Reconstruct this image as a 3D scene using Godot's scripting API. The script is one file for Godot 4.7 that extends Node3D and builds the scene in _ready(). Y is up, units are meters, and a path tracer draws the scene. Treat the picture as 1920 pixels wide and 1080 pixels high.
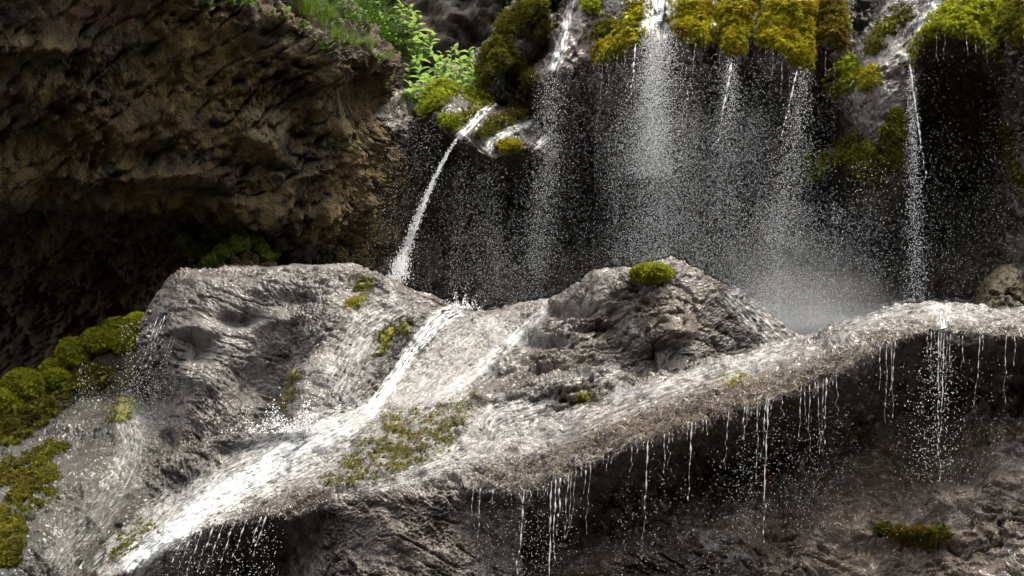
extends Node3D
# A tufa waterfall in a shaded gorge: overhanging cliff, mossy curtain rocks, wet rock domes and a dripping front ledge.
# Photo pixels (1920 x 1080) give directions; every depth below is a distance in metres along the view axis.

const W := 960
const H := 540
var foc := 540.0 / tan(deg_to_rad(13.5))
var cam := Transform3D()
var cam_inv := Transform3D()
var zbuf := PackedFloat32Array()
var nbuf := PackedVector3Array()
var rng := RandomNumberGenerator.new()
var names := {}
var noise := {}
var mat := {}
var moss_areas := []      # [polygon, rect, strength]: where moss grows on the rock
var t_start := 0

# ---------------------------------------------------------------- small helpers
func at(px: float, py: float, d: float) -> Vector3:
	return cam * Vector3((px - 960.0) / foc * d, (540.0 - py) / foc * d, -d)

func pix(p: Vector3) -> Vector3:
	var q := cam_inv * p
	var z := maxf(0.05, -q.z)
	return Vector3(960.0 + q.x / z * foc, 540.0 - q.y / z * foc, -q.z)

func numbered(called: String) -> String:
	if not names.has(called):
		names[called] = 0
		return called
	names[called] += 1
	return "%s_%03d" % [called, names[called]]

func tag(o: Node, label: String, category: String, group := "", kind := "") -> void:
	if label:
		o.set_meta("label", label)
	if category:
		o.set_meta("category", category)
	if group:
		o.set_meta("group", group)
	if kind:
		o.set_meta("kind", kind)

func thing(called: String, label: String, category: String, where := Vector3.ZERO, group := "") -> Node3D:
	var o := Node3D.new()
	o.name = numbered(called)
	add_child(o)
	o.position = where
	tag(o, label, category, group)
	return o

func put(called: String, m: Mesh, material: Material, parent: Node = null) -> MeshInstance3D:
	var o := MeshInstance3D.new()
	o.name = called if parent else numbered(called)
	o.mesh = m
	if material:
		o.material_override = material
	if parent:
		parent.add_child(o, true)
	else:
		add_child(o)
	return o

func fnl(sd: int, freq: float, octaves := 4, fractal := FastNoiseLite.FRACTAL_FBM, kind := FastNoiseLite.TYPE_SIMPLEX_SMOOTH, gain := 0.5) -> FastNoiseLite:
	var n := FastNoiseLite.new()
	n.seed = sd
	n.noise_type = kind
	n.frequency = freq
	n.fractal_type = fractal
	n.fractal_octaves = octaves
	n.fractal_gain = gain
	return n

func srgb(r: float, g: float, b: float) -> Color:
	return Color(r, g, b).linear_to_srgb()

func col(r: float, g: float, b: float) -> Color:
	return Color(r, g, b)

func stage(what: String) -> void:
	print("%6d ms  %s" % [Time.get_ticks_msec() - t_start, what])

func noise_tex(sd: int, freq: float, octaves: int, lo: float, hi: float, size := 1024, fractal := FastNoiseLite.FRACTAL_FBM, kind := FastNoiseLite.TYPE_SIMPLEX_SMOOTH) -> NoiseTexture2D:
	var t := NoiseTexture2D.new()
	t.width = size
	t.height = size
	t.seamless = true
	t.noise = fnl(sd, freq, octaves, fractal, kind, 0.6)
	var g := Gradient.new()
	g.set_color(0, Color(lo, lo, lo))
	g.set_color(1, Color(hi, hi, hi))
	t.color_ramp = g
	return t

# ---------------------------------------------------------------- splined sheets of rock
func resample(a: PackedVector3Array, n: int) -> PackedVector3Array:
	var m := a.size()
	var cum := PackedFloat32Array([0.0])
	for i in range(1, m):
		cum.append(cum[i - 1] + a[i].distance_to(a[i - 1]))
	var total := cum[m - 1]
	var out := PackedVector3Array()
	out.resize(n)
	var k := 0
	for i in n:
		var t := total * i / float(n - 1)
		while k < m - 2 and t > cum[k + 1]:
			k += 1
		var f := clampf((t - cum[k]) / maxf(1e-6, cum[k + 1] - cum[k]), 0.0, 1.0)
		var pre := a[k - 1] if k > 0 else a[0] * 2.0 - a[1]
		var post := a[k + 2] if k + 2 < m else a[m - 1] * 2.0 - a[m - 2]
		out[i] = a[k].cubic_interpolate(a[k + 1], pre, post, f)
	return out

func grid_normals(p: PackedVector3Array, nu: int, nv: int) -> PackedVector3Array:
	var out := PackedVector3Array()
	out.resize(nu * nv)
	for j in nv:
		var j0 := maxi(j - 1, 0) * nu
		var j1 := mini(j + 1, nv - 1) * nu
		var r := j * nu
		for i in nu:
			var du := p[r + mini(i + 1, nu - 1)] - p[r + maxi(i - 1, 0)]
			var dv := p[j1 + i] - p[j0 + i]
			out[r + i] = dv.cross(du).normalized()
	return out

func grid_index(nu: int, nv: int) -> PackedInt32Array:
	var ix := PackedInt32Array()
	ix.resize((nu - 1) * (nv - 1) * 6)
	var k := 0
	for j in nv - 1:
		for i in nu - 1:
			var a := j * nu + i
			ix[k] = a
			ix[k + 1] = a + 1
			ix[k + 2] = a + nu
			ix[k + 3] = a + 1
			ix[k + 4] = a + nu + 1
			ix[k + 5] = a + nu
			k += 6
	return ix

func array_mesh(p: PackedVector3Array, n: PackedVector3Array, c: PackedColorArray, ix: PackedInt32Array) -> ArrayMesh:
	var arr := []
	arr.resize(Mesh.ARRAY_MAX)
	arr[Mesh.ARRAY_VERTEX] = p
	arr[Mesh.ARRAY_NORMAL] = n
	if c.size():
		arr[Mesh.ARRAY_COLOR] = c
	arr[Mesh.ARRAY_INDEX] = ix
	var m := ArrayMesh.new()
	m.add_surface_from_arrays(Mesh.PRIMITIVE_TRIANGLES, arr)
	return m

func splat(p: Vector3, n: Vector3) -> void:
	var q := pix(p)
	if q.z < 0.5:
		return
	var x := int(q.x * 0.5 - 0.5)
	var y := int(q.y * 0.5 - 0.5)
	if x < 0 or y < 0 or x >= W - 1 or y >= H - 1:
		return
	for k in 4:
		var c := (y + (k >> 1)) * W + x + (k & 1)
		if q.z < zbuf[c]:
			zbuf[c] = q.z
			nbuf[c] = n

func surf_depth(px: float, py: float) -> float:
	var x := clampi(int(px * 0.5), 0, W - 1)
	var y := clampi(int(py * 0.5), 0, H - 1)
	var best := zbuf[y * W + x]
	if best > 100.0:
		for r in range(1, 8):
			for k in 8:
				var xx := clampi(x + int(round(cos(k * PI / 4) * r)), 0, W - 1)
				var yy := clampi(y + int(round(sin(k * PI / 4) * r)), 0, H - 1)
				best = minf(best, zbuf[yy * W + xx])
			if best < 100.0:
				break
	return best

func surf_normal(px: float, py: float) -> Vector3:
	var n := nbuf[clampi(int(py * 0.5), 0, H - 1) * W + clampi(int(px * 0.5), 0, W - 1)]
	return n if n.length_squared() > 0.1 else Vector3(0, 0.6, 0.8)

func moss_at(px: float, py: float, wob: float) -> float:
	var m := 0.0
	var q := Vector2(px + wob * 14.0, py + wob * 12.0)
	for a in moss_areas:
		if a[1].has_point(q) and Geometry2D.is_point_in_polygon(q, a[0]):
			m = maxf(m, a[2])
	return m

# rows run from the hidden back over the crest down to the foot; st is a style, dents are local hollows and bosses
func sheet(rows: Array, step: float, st: Dictionary, dents := [], stains := [], skirt := true) -> ArrayMesh:
	var ctl: Array[PackedVector3Array] = []
	var dmean := 0.0
	var cnt := 0
	for r in rows:
		var a := PackedVector3Array()
		for c in r:
			a.append(at(c[0], c[1], c[2]))
			dmean += c[2]
			cnt += 1
		ctl.append(a)
	dmean /= cnt
	if skirt:
		var low := PackedVector3Array()
		for p in ctl[ctl.size() - 1]:
			low.append(Vector3(p.x, minf(p.y - 0.15, -0.25), p.z + 0.1))
		ctl.append(low)
	var unit := step * dmean / foc
	var longest := 0.0
	for a in ctl:
		var l := 0.0
		for i in range(1, a.size()):
			l += a[i].distance_to(a[i - 1])
		longest = maxf(longest, l)
	var nu := int(longest / unit) + 2
	var rs: Array[PackedVector3Array] = []
	for a in ctl:
		rs.append(resample(a, nu))
	var p := PackedVector3Array()
	var nv := 0
	for k in rs.size() - 1:
		var gap := 0.0
		for i in range(0, nu, 4):
			gap = maxf(gap, rs[k][i].distance_to(rs[k + 1][i])) if rows.size() < 3 else gap + rs[k][i].distance_to(rs[k + 1][i])
		gap /= ceilf(nu / 4.0)
		var seg := maxi(2, int(gap * 1.1 / unit))
		if skirt and k == rs.size() - 2:
			seg = mini(seg, 12)
		var last := k == rs.size() - 2
		for s in (seg + 1 if last else seg):
			var f := s / float(seg)
			var a := rs[k]
			var b := rs[k + 1]
			for i in nu:
				var pre := rs[k - 1][i] if k > 0 else a[i] * 2.0 - b[i]
				var post := rs[k + 2][i] if k + 2 < rs.size() else b[i] * 2.0 - a[i]
				p.append(a[i].cubic_interpolate(b[i], pre, post, f))
			nv += 1
	var n := grid_normals(p, nu, nv)
	var colors := PackedColorArray()
	colors.resize(nu * nv)
	var n1: FastNoiseLite = noise.lump
	var n2: FastNoiseLite = noise[st.get("mid", "ridge")]
	var n3: FastNoiseLite = noise.fine
	var n4: FastNoiseLite = noise.boss
	var n5: FastNoiseLite = noise.crack
	var a5: float = st.get("a5", 0.04)
	var bc: Basis = st.bc
	var a4: float = st.get("a4", st.a2 * 1.1)
	var nc: FastNoiseLite = noise.tint
	var ncf: FastNoiseLite = noise.speck
	var a1: float = st.a1
	var a2: float = st.a2 * st.get("k", 1.0)
	var a3: float = st.a3 * st.get("k3", 1.0)
	var f1: float = st.get("f1", 1.0)
	var b2: Basis = st.b2
	var b3: Basis = st.b3
	var c0: Color = st.c0
	var c1: Color = st.c1
	var c2: Color = st.c2
	var cm: Color = st.get("cm", col(0.075, 0.085, 0.012))
	for i in nu * nv:
		var v := p[i]
		var q := pix(v)
		var w := n1.get_noise_3dv(v * 2.3)
		var wv := v + Vector3(w, -w, w * 0.5) * 0.06
		var hd := n1.get_noise_3dv(v * f1) * a1
		var mid := n2.get_noise_3dv(b2 * wv)
		var fi := n3.get_noise_3dv(b3 * wv)
		var rough := 0.45 + 0.9 * smoothstep(-0.25, 0.3, n1.get_noise_3dv(v * 1.7 + Vector3(9, 4, 2)))
		var crack := smoothstep(0.55, 0.9, n5.get_noise_3dv(bc * wv)) * rough
		hd += (-mid * a2 - fi * a3) * rough + n4.get_noise_3dv(b2 * v) * a4 - crack * a5
		for dn in dents:
			var ex: float = (q.x - dn[0]) / dn[2]
			var ey: float = (q.y - dn[1]) / dn[3]
			var e: float = ex * ex + ey * ey
			if e < 6.0:
				hd += dn[4] * exp(-e)
		var tw := nc.get_noise_3dv(v)
		var sw := ncf.get_noise_3dv(v)
		var c := c0.lerp(c1, smoothstep(-0.35, 0.35, tw + sw * 0.35))
		c = c.lerp(c2, smoothstep(0.05, 0.5, sw + mid * 0.3 - tw * 0.4))
		for sn in stains:
			var sx: float = (q.x - sn[0]) / sn[2]
			var sy: float = (q.y - sn[1]) / sn[3]
			var s2: float = sx * sx + sy * sy + sw * 0.9 + tw * 0.5
			if s2 < 1.0:
				c = c.lerp(sn[4], smoothstep(1.0, 0.55, s2) * sn[5])
		var mo := moss_at(q.x, q.y, sw)
		if mo > 0.0:
			hd += mo * (0.012 + 0.03 * noise.fold.get_noise_3dv(v * Vector3(1.0, 2.2, 1.0) + Vector3(w, 0, w) * 0.2))
			c = c.lerp(cm.lerp(cm * 1.7, clampf(sw + 0.5, 0.0, 1.0)), clampf(mo * (0.75 + sw), 0.0, 1.0))
		p[i] = v + n[i] * hd
		colors[i] = c
	n = grid_normals(p, nu, nv)
	for i in nu * nv:
		splat(p[i], n[i])
	return array_mesh(p, n, colors, grid_index(nu, nv))

func rock(called: String, label: String, category: String, material: String, rows: Array, step: float, st: Dictionary, dents := [], stains := [], skirt := true) -> MeshInstance3D:
	var o := put(called, sheet(rows, step, st, dents, stains, skirt), mat[material])
	tag(o, label, category)
	stage(o.name)
	return o

# ---------------------------------------------------------------- moss
func poly(a: Array) -> PackedVector2Array:
	var out := PackedVector2Array()
	for i in range(0, a.size(), 2):
		out.append(Vector2(a[i], a[i + 1]))
	return out

func rect_of(p: PackedVector2Array) -> Rect2:
	var r := Rect2(p[0], Vector2.ZERO)
	for q in p:
		r = r.expand(q)
	return r

func blade_mesh(sd: int, blades: int, spread: float, droop: float, width: float) -> ArrayMesh:
	var r := RandomNumberGenerator.new()
	r.seed = sd
	var st := SurfaceTool.new()
	st.begin(Mesh.PRIMITIVE_TRIANGLES)
	for b in blades:
		var ang := r.randf() * TAU
		var out := Vector3(cos(ang), 0, sin(ang))
		var side := Vector3(-sin(ang), 0, cos(ang)) * width * r.randf_range(0.7, 1.3)
		var root := out * spread * 0.35 * r.randf()
		var len := r.randf_range(0.6, 1.0)
		var mid := root + out * spread * 0.4 * len + Vector3.UP * 0.55 * len
		var tip := root + out * spread * len + Vector3.UP * (1.0 - droop) * len
		for v in [root - side, mid - side, root + side, mid - side, mid + side, root + side, mid - side, tip, mid + side]:
			st.add_vertex(v)
	st.generate_normals()
	return st.commit()

# tufts on the surface inside a polygon of photo pixels; dmin..dmax keeps them on the rock that is meant
func moss(called: String, label: String, pts: Array, count: int, size: float, cols: Array, dmin: float, dmax: float, hang := 0.0, kind := "tuft", cover := 0.0, group := "") -> void:
	var pg := poly(pts)
	var rc := rect_of(pg).grow(8)
	var where: Array[Transform3D] = []
	var tint := PackedColorArray()
	for k in count:
		var x := rng.randf_range(rc.position.x, rc.end.x)
		var y := rng.randf_range(rc.position.y, rc.end.y)
		if x < 0 or y < 0 or x > 1918 or y > 1078:
			continue
		var d := surf_depth(x, y)
		if d < dmin or d > dmax:
			continue
		var p := at(x, y, d)
		var sw: float = noise.speck.get_noise_3dv(p)
		if not Geometry2D.is_point_in_polygon(Vector2(x + sw * 14.0 + rng.randfn() * 5.0, y + sw * 12.0 + rng.randfn() * 4.0 - absf(rng.randfn()) * hang * 4.0), pg):
			continue
		var fold: float = noise.fold.get_noise_3dv(p * Vector3(1.0, 2.2, 1.0))
		if fold + sw < cover:
			continue
		var n := surf_normal(x, y)
		var up := (n + Vector3.UP * (0.5 - hang * 1.3) + Vector3(rng.randf() - 0.5, rng.randf() - 0.5, rng.randf() - 0.5) * 0.5).normalized()
		var b := Basis(Quaternion(Vector3.UP, up)) * Basis(Vector3.UP, rng.randf() * TAU)
		var s := size * rng.randf_range(0.6, 1.3)
		where.append(Transform3D(b.scaled_local(Vector3(s, s * (1.0 + hang), s)), p - n * size * 0.15))
		var c: Color = cols[0].lerp(cols[1], clampf(0.5 + sw * 0.9 + rng.randf_range(-0.4, 0.4), 0.0, 1.0))
		if cols.size() > 2:
			c = c.lerp(cols[2], clampf(noise.tint.get_noise_3dv(p * 2.0) * 1.6, 0.0, 0.8))
		tint.append(c * rng.randf_range(0.75, 1.25))
	if where.is_empty():
		print("no moss for ", label)
		return
	var o := thing(called, label, "moss", Vector3.ZERO, group)
	var under := moss_sheet(pg, rc, dmin, dmax, cols, cover - 0.5)
	if under and cover < 0.15 and called != "fringe_moss":
		put("mat", under, mat.moss_base, o).set_meta("kind", "stuff")
	copies("fronds", where, tint, noise[kind], mat.moss, o).set_meta("kind", "stuff")

func deep_in(q: Vector2, pg: PackedVector2Array, r: float) -> bool:
	for e in [Vector2(r, 0), Vector2(-r, 0), Vector2(0, r), Vector2(0, -r)]:
		if not Geometry2D.is_point_in_polygon(q + e, pg):
			return false
	return true

# the felt under the fronds: a skin that lies on the rock inside the polygon
func moss_sheet(pg: PackedVector2Array, rc: Rect2, dmin: float, dmax: float, cols: Array, cover: float) -> ArrayMesh:
	var step := 3.0
	var nx := int(rc.size.x / step) + 2
	var ny := int(rc.size.y / step) + 2
	var p := PackedVector3Array()
	var cc := PackedColorArray()
	var ok := PackedByteArray()
	var dd := PackedFloat32Array()
	for j in ny:
		for i in nx:
			var x := rc.position.x + i * step
			var y := rc.position.y + j * step
			var inside := x >= 0.0 and y >= 0.0 and x < 1919.0 and y < 1079.0
			var d := surf_depth(x, y) if inside else 50.0
			var v := at(x, y, d)
			var sw: float = noise.speck.get_noise_3dv(v)
			var fold: float = noise.fold.get_noise_3dv(v * Vector3(1.0, 2.2, 1.0))
			inside = inside and d > dmin and d < dmax and fold + sw >= cover - 0.05 and deep_in(Vector2(x + sw * 14.0, y + sw * 12.0), pg, 6.0)
			ok.append(1 if inside else 0)
			dd.append(d)
			p.append(v + surf_normal(x, y) * (0.003 + 0.016 * maxf(fold, 0.0)))
			cc.append(cols[0].lerp(cols[1], clampf(0.35 + sw * 0.7, 0.0, 1.0)))
	var n := grid_normals(p, nx, ny)
	var ix := PackedInt32Array()
	for j in ny - 1:
		for i in nx - 1:
			var a := j * nx + i
			if ok[a] + ok[a + 1] + ok[a + nx] + ok[a + nx + 1] == 4 and absf(dd[a] - dd[a + nx + 1]) < 0.12 and absf(dd[a + 1] - dd[a + nx]) < 0.12:
				ix.append_array(PackedInt32Array([a, a + 1, a + nx, a + 1, a + nx + 1, a + nx]))
	return array_mesh(p, n, cc, ix) if ix.size() else null

func copies(called: String, where: Array[Transform3D], tint: PackedColorArray, m: Mesh, material: Material, parent: Node = null) -> MultiMeshInstance3D:
	var mm := MultiMesh.new()
	mm.transform_format = MultiMesh.TRANSFORM_3D
	mm.use_colors = tint.size() > 0
	mm.mesh = m
	mm.instance_count = where.size()
	for i in where.size():
		mm.set_instance_transform(i, where[i])
		if tint.size():
			mm.set_instance_color(i, tint[i])
	var o := MultiMeshInstance3D.new()
	o.name = called
	o.multimesh = mm
	o.material_override = material
	if parent:
		parent.add_child(o, true)
	else:
		add_child(o)
	return o

# a round moss cushion: a bumpy dome with its fronds
func cushion(label: String, px: float, py: float, d: float, rx: float, ry: float, cols: Array, group: String, fuzz := 420, size := 0.032) -> void:
	var c := at(px, py, d)
	var o := thing("moss_cushion", label, "moss", c, group)
	var nu := 28
	var nv := 16
	var p := PackedVector3Array()
	var cc := PackedColorArray()
	var where: Array[Transform3D] = []
	var tint := PackedColorArray()
	for j in nv:
		var th := PI * j / (nv - 1.0)
		for i in nu:
			var ph := TAU * i / (nu - 1.0)
			var dir := Vector3(sin(th) * cos(ph), cos(th), -sin(th) * sin(ph))
			var r: float = 1.0 + 0.22 * noise.lump.get_noise_3dv(c + dir * 1.3) + 0.1 * noise.fold.get_noise_3dv(c + dir * 0.3)
			p.append(dir * Vector3(rx, ry, rx) * r)
			cc.append(cols[0].lerp(cols[1], 0.35))
	var n := grid_normals(p, nu, nv)
	var m := array_mesh(p, n, cc, grid_index(nu, nv))
	put("cushion", m, mat.moss_base, o)
	for k in fuzz:
		var dir := Vector3(rng.randfn(), rng.randfn() + 0.25, rng.randfn() + 0.2).normalized()
		var r: float = 1.0 + 0.22 * noise.lump.get_noise_3dv(c + dir * 1.3) + 0.1 * noise.fold.get_noise_3dv(c + dir * 0.3)
		var up := (dir + Vector3.UP * 0.35 + Vector3(rng.randf() - 0.5, rng.randf() - 0.5, rng.randf() - 0.5) * 0.4).normalized()
		var s := size * rng.randf_range(0.6, 1.25)
		where.append(Transform3D((Basis(Quaternion(Vector3.UP, up)) * Basis(Vector3.UP, rng.randf() * TAU)).scaled_local(Vector3.ONE * s), dir * Vector3(rx, ry, rx) * r * 0.97))
		tint.append(cols[0].lerp(cols[1], rng.randf()) * rng.randf_range(0.75, 1.25))
	var f := copies("fronds", where, tint, noise.tuft, mat.moss, o)
	f.set_meta("kind", "stuff")

# ---------------------------------------------------------------- water
# a film of running water (also paints sky sheen) lying on the rock along a path of [px, py, half width px, cover 0..1]
func film(called: String, label: String, path: Array, lift: float, streak := 1.0, sd := 0.0, dmin := 0.0, dmax := 99.0) -> void:
	var a := PackedVector3Array()
	var b := PackedVector3Array()
	for q in path:
		a.append(Vector3(q[0], q[1], 0))
		b.append(Vector3(q[2], q[3] * 100.0, 0))
	var length := 0.0
	for i in range(1, a.size()):
		length += a[i].distance_to(a[i - 1])
	var ns := int(length / 2.6) + 2
	var mid := resample(a, ns)
	var wid := 0.0
	for q in path:
		wid = maxf(wid, q[2])
	var nt := int(wid * 2.0 / 2.2) + 3
	var p := PackedVector3Array()
	var cc := PackedColorArray()
	# widths follow the path's own chord
	var cum := PackedFloat32Array([0.0])
	for i in range(1, a.size()):
		cum.append(cum[i - 1] + a[i].distance_to(a[i - 1]))
	var k := 0
	var last_d := dmin + 1.0
	for j in ns:
		var t := length * j / float(ns - 1)
		while k < a.size() - 2 and t > cum[k + 1]:
			k += 1
		var f := clampf((t - cum[k]) / maxf(1e-3, cum[k + 1] - cum[k]), 0.0, 1.0)
		var wc := b[k].lerp(b[k + 1], f)
		var dirv := (mid[mini(j + 1, ns - 1)] - mid[maxi(j - 1, 0)]).normalized()
		var side := Vector3(dirv.y, -dirv.x, 0)
		for i in nt:
			var s := i / float(nt - 1) * 2.0 - 1.0
			var q := mid[j] + side * s * wc.x
			var d := 0.0
			var got := 0
			var nn := Vector3.ZERO
			for e in 5:
				var ex: float = q.x + [0, -4, 4, 0, 0][e]
				var ey: float = q.y + [0, 0, 0, -4, 4][e]
				var z := surf_depth(ex, ey)
				if z > dmin and z < dmax:
					d += z
					got += 1
					nn += surf_normal(ex, ey)
			var al := 0.0
			if got == 0:
				p.append(at(q.x, q.y, last_d + 0.05))
			else:
				d /= got
				last_d = d
				var v := at(q.x, q.y, d)
				var st: float = noise.streak.get_noise_3d(t * 0.012, s * wc.x * 0.34, sd)
				var st2: float = noise.streak.get_noise_3d(t * 0.05, s * wc.x * 0.75, sd + 40.0)
				v += nn.normalized() * (lift + lift * 0.8 * st)
				p.append(v)
				var edge := smoothstep(1.0, 0.45, absf(s) + st * 0.35)
				var ends := smoothstep(0.0, 0.06, j / float(ns - 1)) * smoothstep(1.0, 0.93, j / float(ns - 1))
				al = clampf(wc.y * 0.01 * edge * ends * (1.0 + streak * (st * 1.0 + st2 * 1.6)), 0.0, 1.0)
			cc.append(Color(1, 1, 1, al))
	var n := grid_normals(p, nt, ns)
	var o := put(called, array_mesh(p, n, cc, grid_index(nt, ns)), mat.film)
	tag(o, label, "water")

func tube(st: SurfaceTool, path: PackedVector3Array, rad: PackedFloat32Array, sides := 5) -> void:
	var rings := []
	for i in path.size():
		var dir := (path[mini(i + 1, path.size() - 1)] - path[maxi(i - 1, 0)]).normalized()
		var x := dir.cross(Vector3(0.3, 0.1, 0.9)).normalized()
		var y := dir.cross(x).normalized()
		var ring := []
		for k in sides:
			ring.append(path[i] + (x * cos(TAU * k / sides) + y * sin(TAU * k / sides)) * rad[i])
		rings.append(ring)
	for i in path.size() - 1:
		for k in sides:
			var l := (k + 1) % sides
			for v in [rings[i][k], rings[i + 1][k], rings[i][l], rings[i][l], rings[i + 1][k], rings[i + 1][l]]:
				st.add_vertex(v)

# one strand of water falling from a lip: an unbroken thread that necks into beads
func strand(called: String, label: String, group: String, top: Vector3, fall: float, rad: float, lean: float) -> void:
	var st := SurfaceTool.new()
	st.begin(Mesh.PRIMITIVE_TRIANGLES)
	st.set_smooth_group(0)
	var y := 0.0
	var ph := rng.randf() * 9.0
	var path := PackedVector3Array()
	var rr := PackedFloat32Array()
	while y < fall:
		var upper := y < fall * 0.45
		var run := fall * rng.randf_range(0.12, 0.3) if upper else rng.randf_range(0.012, 0.035)
		var n := 9 if upper else 5
		var off := Vector3(rng.randf_range(-1, 1), 0, rng.randf_range(-1, 1)) * (0.001 + 0.012 * y / fall)
		for i in n:
			var f := i / (n - 1.0)
			var yy := y + run * f
			path.append(top + off + Vector3(lean * yy + 0.0016 * sin(yy * 37.0 + ph), -yy, 0.0016 * cos(yy * 29.0 + ph)))
			rr.append(0.0004 if i == n - 1 or (i == 0 and y > 0.0) else rad * (0.25 + 0.75 * sin(PI * clampf(f, 0.03, 0.97))) * (0.8 + 0.5 * sin(yy * 90.0 + ph)) * (1.0 - 0.35 * y / fall))
		y += run + (0.004 + rng.randf_range(0.0, 0.01) if upper else rng.randf_range(0.01, 0.05))
	tube(st, path, rr)
	st.generate_normals()
	var o := put(called, st.commit(), mat.drop)
	tag(o, label, "water", group)

# falling drops: each entry scatters drops in a column that starts at a lip; list of [x0, x1, top px, foot px, depth, depth spread, count, drop size, lean px]
func drops(called: String, label: String, list: Array, even := 0.0) -> void:
	var where: Array[Transform3D] = []
	for c in list:
		for k in c[6]:
			var u := rng.randf()
			var t := pow(rng.randf(), 0.85)
			var x: float = lerpf(c[0], c[1], u)
			if c.size() > 9:      # a bundle: normal spread that widens with the fall
				x = (c[0] + c[1]) * 0.5 + rng.randfn() * (c[1] - c[0]) * 0.5 * lerpf(c[9], 1.0, t)
			x += c[8] * t
			var y: float = lerpf(c[2], c[3], t) + rng.randf_range(-8, 8)
			var d: float = c[4] + rng.randf_range(-1, 1) * c[5]
			var p := at(x, y, d)
			var clump: float = noise.veil.get_noise_3d(p.x * 2.6, p.y * 0.7, p.z * 1.5)
			if clump < even - 0.42 + rng.randf() * 0.7 and c.size() <= 9:
				continue
			if d > surf_depth(x, y) - 0.01:
				continue
			var s: float = c[7] * (0.55 + 0.75 * pow(rng.randf(), 2.0))
			var b := Basis(Vector3(rng.randf() - 0.5, rng.randf() - 0.5, rng.randf() - 0.5).normalized(), rng.randf() * 0.5)
			where.append(Transform3D(b.scaled_local(Vector3(s, s * rng.randf_range(1.0, 1.9), s)), p))
	var o := copies(numbered(called), where, PackedColorArray(), noise.drop, mat.drop)
	tag(o, label, "water drops", "", "stuff")
	stage("%s: %d drops" % [o.name, where.size()])

func mist(label: String, px: float, py: float, d: float, sx: float, sy: float, sz: float, density: float, puffs: int) -> void:
	var o := thing("mist", label, "mist", at(px, py, d))
	o.set_meta("kind", "stuff")
	var fm := FogMaterial.new()
	fm.density = density
	fm.albedo = Color(0.97, 0.98, 1.0)
	for k in puffs:
		var f := FogVolume.new()
		f.name = "puff"
		f.shape = RenderingServer.FOG_VOLUME_SHAPE_ELLIPSOID
		var s := rng.randf_range(0.3, 0.75)
		f.size = Vector3(sx * s, sy * s * rng.randf_range(0.8, 1.3), sz * s)
		f.material = fm
		o.add_child(f, true)
		f.position = Vector3(rng.randfn() * 0.2 * sx, absf(rng.randfn()) * 0.28 * sy - 0.2 * sy, rng.randf_range(-0.2, 0.2) * sz)

# ---------------------------------------------------------------- plants
func leaf_mesh(len: float, wid: float, curl: float, fold: float) -> ArrayMesh:
	var st := SurfaceTool.new()
	st.begin(Mesh.PRIMITIVE_TRIANGLES)
	st.set_smooth_group(0)
	var n := 7
	var rows := []
	for i in n + 1:
		var f := i / float(n)
		var w := wid * pow(sin(PI * clampf(pow(f, 0.8) * 0.97 + 0.02, 0.0, 1.0)), 0.8) * (1.0 + 0.05 * sin(f * 23.0))
		var y := -curl * f * f * len + 0.25 * len * f
		var z := -len * f * (1.0 - 0.25 * curl * f)
		rows.append([Vector3(-w, y + fold * w, z), Vector3(0, y, z), Vector3(w, y + fold * w, z)])
	for i in n:
		for s in 2:
			for v in [rows[i][s], rows[i + 1][s], rows[i][s + 1], rows[i][s + 1], rows[i + 1][s], rows[i + 1][s + 1]]:
				st.add_vertex(v)
	st.generate_normals()
	return st.commit()

# tall plant: stems with large pointed leaves, each leaf a part of its own
func leafy_plant(label: String, base: Vector3, height: float, leaves: int, scale: float, flower := false, group := "large-leaved plants beside the spout rock") -> void:
	var o := thing("leafy_plant", label, "plant", base, group)
	var lean := Vector3(rng.randf_range(-0.12, 0.12), 0, rng.randf_range(0.0, 0.16))
	var st := SurfaceTool.new()
	st.begin(Mesh.PRIMITIVE_TRIANGLES)
	st.set_smooth_group(0)
	var path := PackedVector3Array()
	var rr := PackedFloat32Array()
	for i in 6:
		var f := i / 5.0
		path.append(Vector3(lean.x * f * f, height * f, lean.z * f * f))
		rr.append(0.006 * (1.0 - 0.6 * f))
	tube(st, path, rr)
	st.generate_normals()
	put("stem", st.commit(), mat.stem, o)
	var turn := rng.randf() * TAU
	for k in leaves:
		var f := (k + 0.6) / float(leaves)
		turn += 2.4 + rng.randf_range(-0.4, 0.4)
		var l := put("leaf", noise["leaf%d" % (k % 4)], mat["leaf%d" % rng.randi_range(0, 2)], o)
		var s := scale * lerpf(1.15, 0.5, f) * rng.randf_range(0.85, 1.15)
		l.transform = Transform3D((Basis(Vector3.UP, turn) * Basis(Vector3.RIGHT, lerpf(-0.05, 0.75, f) + rng.randf_range(-0.2, 0.2))).scaled_local(Vector3.ONE * s), Vector3(lean.x * f * f, height * f, lean.z * f * f))
	if flower:
		for k in 3:
			var fl := put("flower_head", noise.flower, mat.flower, o)
			fl.position = Vector3(lean.x, height, lean.z) + Vector3(rng.randf_range(-0.05, 0.05), rng.randf_range(0.01, 0.07), rng.randf_range(-0.02, 0.03))
			fl.scale = Vector3.ONE * rng.randf_range(0.7, 1.2)

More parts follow.
